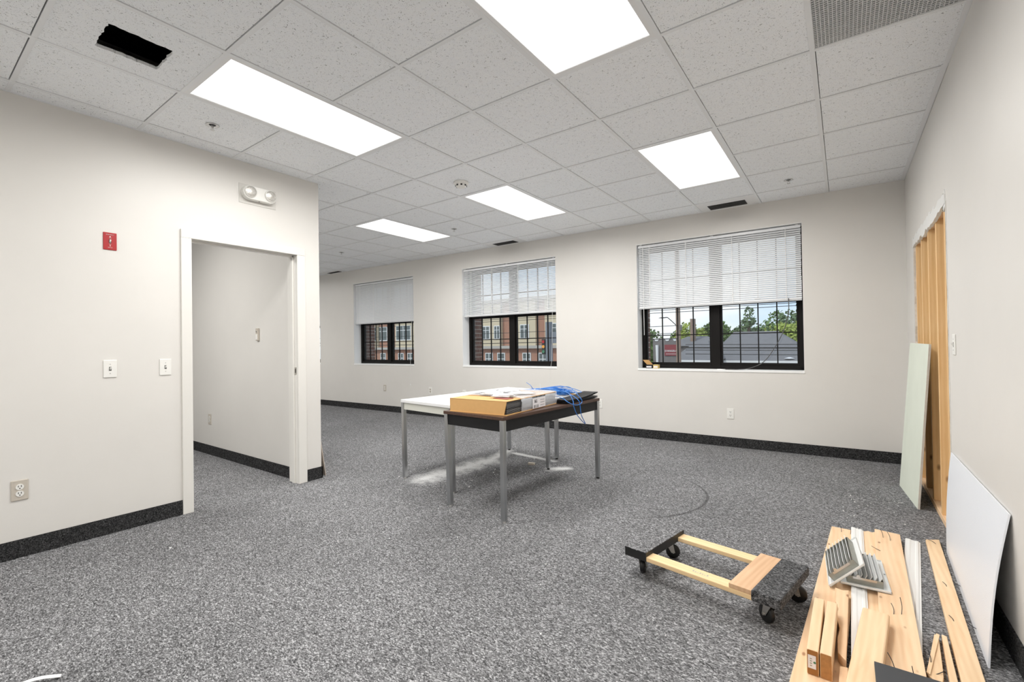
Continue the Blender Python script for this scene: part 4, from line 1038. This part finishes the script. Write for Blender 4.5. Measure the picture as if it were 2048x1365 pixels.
# brick and stucco building across the street
B = thing('apartment_building', 'brick and beige building across the street seen through the left windows', 'building', (-32, 34, GZ))
MB().box(-16, 14, 0, 8, 0, 8.9).build('brick_wall', M['brickfar'], B)
def rel(z): return z-GZ
def bay(x0, x1, z0, z1): return MB().box(x0+32, x1+32, -.35, 0, rel(z0), rel(z1)).build('stucco_bay', M['stucco'], B)
for (x0, x1) in ((-27.4, -24.9), (-23.0, -20.9), (-19.9, -18.2), (-40.3, -37.0), (-45.2, -43.6), (-34.5, -31)): bay(x0, x1, 1.1, 5.3)
MB().box(-16, 14, -.45, 0, rel(.85), rel(1.12)).build('stone_band', M['stone'], B)
MB().box(-16, 14, -.5, .1, rel(5.3), rel(5.6)).build('cornice', M['stone'], B)
MB().box(-16, 14, -.12, 0, rel(-3.6), rel(-.45)).build('ground_floor', M['stone'], B)
def bwin(x0, x1, z0, z1, y=-.35, cols=2):
    w = MB().box(x0+32, x1+32, y-.06, y, rel(z0), rel(z1)).build('window', M['farwhite'], B); k = (x1-x0-.08)/cols
    for c in range(cols):
        for (a, b) in ((z0+.1, z0+(z1-z0)*.66), (z0+(z1-z0)*.70, z1-.08)):
            MB().box(x0+32+.08+c*k, x0+32+c*k+k-.02, y-.075, y-.055, rel(a), rel(b)).build('pane', M['farpane'], w)
for (x0, x1, z0, z1) in ((-27.2, -26.2, 1.75, 3.1), (-25.7, -24.95, 1.75, 3.1), (-22.6, -21.6, 1.75, 3.1), (-19.6, -18.6, 1.75, 3.1), (-40.1, -37.6, 1.9, 3.6), (-44.6, -43.7, 1.9, 3.6), (-33.8, -32.2, 1.8, 3.3)): bwin(x0, x1, z0, z1)
bwin(-44.2, -42.1, 1.9, 3.6, 0)
for x in (-27.1, -25.6, -22.6, -20.8, -43.4, -40.2, -38.6): bwin(x, x+.95, -1.4, .45, 0)
# grey hip-roofed house
Hh = thing('hip_roof_house', 'low house with grey hip roof outside the right-hand window', 'building', (-4, 34, GZ))
def hip(x0, x1, y0, y1, z0, z1, rx0, rx1, ry):
    return MB().add([(x0, y0, z0), (x1, y0, z0), (x1, y1, z0), (x0, y1, z0), (rx0, ry, z1), (rx1, ry, z1)], [(0, 1, 5, 4), (1, 2, 5), (2, 3, 4, 5), (3, 0, 4), (0, 3, 2, 1)])
hip(-2.2, 4.6, -.5, 9, rel(-.15), rel(1.95), -1.0, 2.0, 3.5).build('roof', M['shingle'], Hh)
MB().box(-1.9, 4.3, 0, 8.6, 0, rel(-.15)).build('wall', M['siding'], Hh)
MB().box(-2.2, 4.6, -.52, -.45, rel(-.27), rel(-.13)).build('fascia', M['farwhite'], Hh)
for (x0, x1) in ((-.95, -.1), (1.2, 2.0), (2.9, 3.35)):
    w = MB().box(x0, x1, -.05, .01, rel(-1.7), rel(-.3)).build('window', M['farwhite'], Hh); MB().box(x0+.07, (x0+x1)/2-.03, -.06, -.04, rel(-1.6), rel(-.38)).build('pane', M['farpane'], w); MB().box((x0+x1)/2+.03, x1-.07, -.06, -.04, rel(-1.6), rel(-.38)).build('pane', M['farpane'], w)
MB().cyl((3.0, -.1, rel(-.1)), (3.0, -.1, rel(.02)), .12).cyl((3.0, -.1, rel(.02)), (3.0, -.1, rel(.10)), .34, .05, 16).build('roof_vent', M['farwhite'], Hh)
hip(-3.6, -.9, -4.2, 3, rel(.0), rel(1.35), -2.6, -1.9, -1.0).build('wing_roof', M['shingle'], Hh)
MB().box(-3.4, -1.1, -4.0, 0, 0, rel(.0)).build('wing_wall', M['siding'], Hh)
MB().box(-3.6, -.9, -4.24, -4.18, rel(-.1), rel(.02)).build('wing_fascia', M['farwhite'], Hh)
# dark chimney building and sign
R_ = thing('shop_building', 'dark-roofed shop building with tall chimney behind the sign', 'building', (-8.2, 37, GZ))
MB().box(-1.6, 1.6, 0, 5, 0, rel(.9)).build('wall', M['signgrey'], R_); hip(-1.9, 1.9, -.3, 5.3, rel(.9), rel(1.7), -.8, .8, 2.5).build('roof', M['shingle'], R_)
MB().box(-.2, .12, 1, 1.5, rel(1), rel(3.15)).build('chimney', M['pole'], R_)
S_ = thing('shop_sign', 'dark red D\'ANGELO shop sign on grey stand outside the right-hand window', 'sign', (-6.6, 26, GZ))
MB().box(-.85, .66, -.05, .15, rel(-.2), rel(1.46)).build('stand', M['signgrey'], S_)
MB().box(-.14, .64, -.11, -.04, rel(.42), rel(1.07)).build('board', M['signred'], S_)
text("D'ANGELO", .165, M['farwhite'], S_, (.25, -.125, rel(.70)), RF, ext=.006, sx=.92)
for q in range(10): MB().box(-.05+q*.06, -.015+q*.06, -.125, -.11, rel(.51), rel(.54)).build('small_letter', M['farwhite'], S_)
for x in (-.62, .02, .48): MB().prism([(x-.17, rel(1.46)), (x-.07, rel(1.30)), (x+.07, rel(1.30)), (x+.17, rel(1.46))], .06, .09, Matrix(((1, 0, 0, 0), (0, 0, -1, 0), (0, 1, 0, 0), (0, 0, 0, 1)))).build('scallop', M['farwhite'], S_)
MB().cyl((-.57, -.15, rel(-.2)), (-.57, -.15, rel(1.06)), .065, .09, 14).build('column', M['farwhite'], S_)
MB().box(-.6, .4, 0, .1, 0, rel(-.2)).build('post', M['signgrey'], S_)
# utility pole with street lamp
U = thing('utility_pole', 'wooden utility pole with street lamp arm outside the right-hand window', 'utility pole', (-4.24, 20, GZ))
MB().cyl((0, 0, 0), (0, 0, 9.5), .12, .09, 12).build('pole', M['pole'], U)
MB().tube([(-.08, -.05, rel(2.0)), (-.30, -.05, rel(2.22)), (-.46, -.05, rel(2.37)), (-.55, -.05, rel(2.38))], .02).build('lamp_arm', M['wire'], U)
MB().lathe([(0, .03), (.06, .03), (.10, 0), (0, -.02)], 14, Matrix.Translation((-.68, -.05, rel(2.36))) @ Matrix.Diagonal((2.2, .9, 1, 1))).build('lamp_head', M['wire'], U)
MB().cyl((.14, -.1, rel(1.75)), (.14, -.1, rel(2.0)), .06, n=10).build('transformer', M['signgrey'], U)
WIRES = [(-30, 18, 2.72, .014, 'topmost long'), (-30, 18, 2.60, .014, 'second long'), (-3.9, 20, 1.02, .014, 'upper right-hand'), (-3.9, 20, .88, .03, 'thick right-hand'), (-3.9, 20, .78, .014, 'lower right-hand'), (-3.9, 20, .60, .014, 'lowest right-hand'),
         (-34, -4.22, 1.9, .014, 'upper left-hand'), (-34, -4.22, 1.55, .014, 'middle left-hand'), (-34, -4.22, 1.3, .02, 'lower left-hand')]
for k, (xa1, xb1, z, r_, lab) in enumerate(WIRES):
    pts = [(xa1+(xb1-xa1)*i/19, 19.91-.004*k, z+.3*(i/19-.5)**2) for i in range(20)]
    o = MB().tube(pts, r_, 5).build('overhead_wire', M['wire']); tag(o, '%s overhead wire crossing the view outside the windows' % lab, 'wire', 'overhead wires')
# grey signal post outside the middle window
P_ = thing('signal_post', 'grey traffic signal post outside the middle window', 'traffic signal', (-8.77, 16, GZ))
MB().cyl((0, 0, 0), (0, 0, rel(2.2)), .16, .16, 14).build('post', M['graypost'], P_)
MB().box(-.33, -.16, -.1, .1, rel(.75), rel(1.45)).build('signal_head', M['wire'], P_)
for q, c in enumerate(('red', 'orange', 'green')): MB().cyl((-.24, -.13, rel(1.32-.22*q)), (-.24, -.1, rel(1.32-.22*q)), .07, n=12).build('signal_lens', M[c], P_)
MB().box(.17, .42, -.08, .08, rel(1.25), rel(1.75)).build('control_box', M['graypost'], P_)
# trees
def tree(label, x, y, h, r, mat, n=900, seed=0, ls=.35, crown=.62, thin=1.0):
    random.seed(seed); t = thing('tree', label, 'tree', (x, y, GZ), 0, 'trees beyond the houses')
    MB().tube([(0, 0, 0), (.1, 0, h*.4), (0, .1, h*.8)], .16, 7).build('trunk', M['bark'], t)
    lf = MB(); blobs = []
    for k in range(9):
        a = random.uniform(0, 2*pi); q = random.uniform(0, .65)*r; blobs.append((cos(a)*q, sin(a)*q, h*(1-crown)+random.uniform(.15, .85)*h*crown, r*random.uniform(.35, .6)))
    blobs.append((0, 0, h-r*.4, r*.42))
    for k in range(n):
        bx, by, bz2, br_ = random.choice(blobs)
        d = Vector((random.gauss(0, 1), random.gauss(0, 1), random.gauss(0, 1))).normalized()*br_*random.uniform(.55, 1.05)*thin
        c = Vector((bx, by, bz2))+d; u = Vector((random.uniform(-1, 1), random.uniform(-1, 1), random.uniform(-1, 1))).normalized(); v = u.orthogonal().normalized(); s = ls*random.uniform(.5, 1.1)
        lf.add([c-u*s*.5, c+v*s*.35, c+u*s*.5, c-v*s*.35], [(0, 1, 2, 3)])
    o = lf.build('foliage', M[mat], t); o['kind'] = 'stuff'
TR = [('small round green tree at the far left of the right-hand window view', -15.4, 47, 6.3, 2.2, 'leaf1'), ('low green tree left of the utility pole', -13.4, 53, 5.6, 1.9, 'leaf1'),
      ('green tree right of the chimney', -10.9, 46.5, 6.8, 2.2, 'leaf2'), ('taller dark green tree by the window mullion', -9.4, 52.5, 7.3, 2.0, 'leaf1'),
      ('green tree just right of the window mullion', -7.9, 57, 6.5, 1.6, 'leaf3'), ('low green tree behind the roof ridge', -6.6, 62, 6.2, 2.0, 'leaf1'),
      ('slender open-branched tree above the grey roof', -5.7, 49, 8.2, 1.2, 'leaf3'), ('round dark green tree right of the slender one', -3.75, 54, 8.1, 1.7, 'leaf1'),
      ('bright yellow-green tree behind the house on the right', -2.4, 47, 6.4, 2.3, 'leaf2'), ('tall pale green tree at the right edge of the window view', -.9, 53, 9.4, 2.5, 'leaf3'),
      ('dark tree far right beyond the house', 4.2, 50, 8, 2.6, 'leaf1'), ('low hedge-like tree behind the wing', -12.2, 59, 5.6, 2.6, 'leaf3'), ('broad low tree behind the house roof', -4.9, 57, 6.2, 2.6, 'leaf3')]
for k, (lab, x, y, h, r, mt) in enumerate(TR): tree(lab, x, y, h, r, mt, 2600 if 'slender' not in lab else 420, seed=100+k, ls=.42)
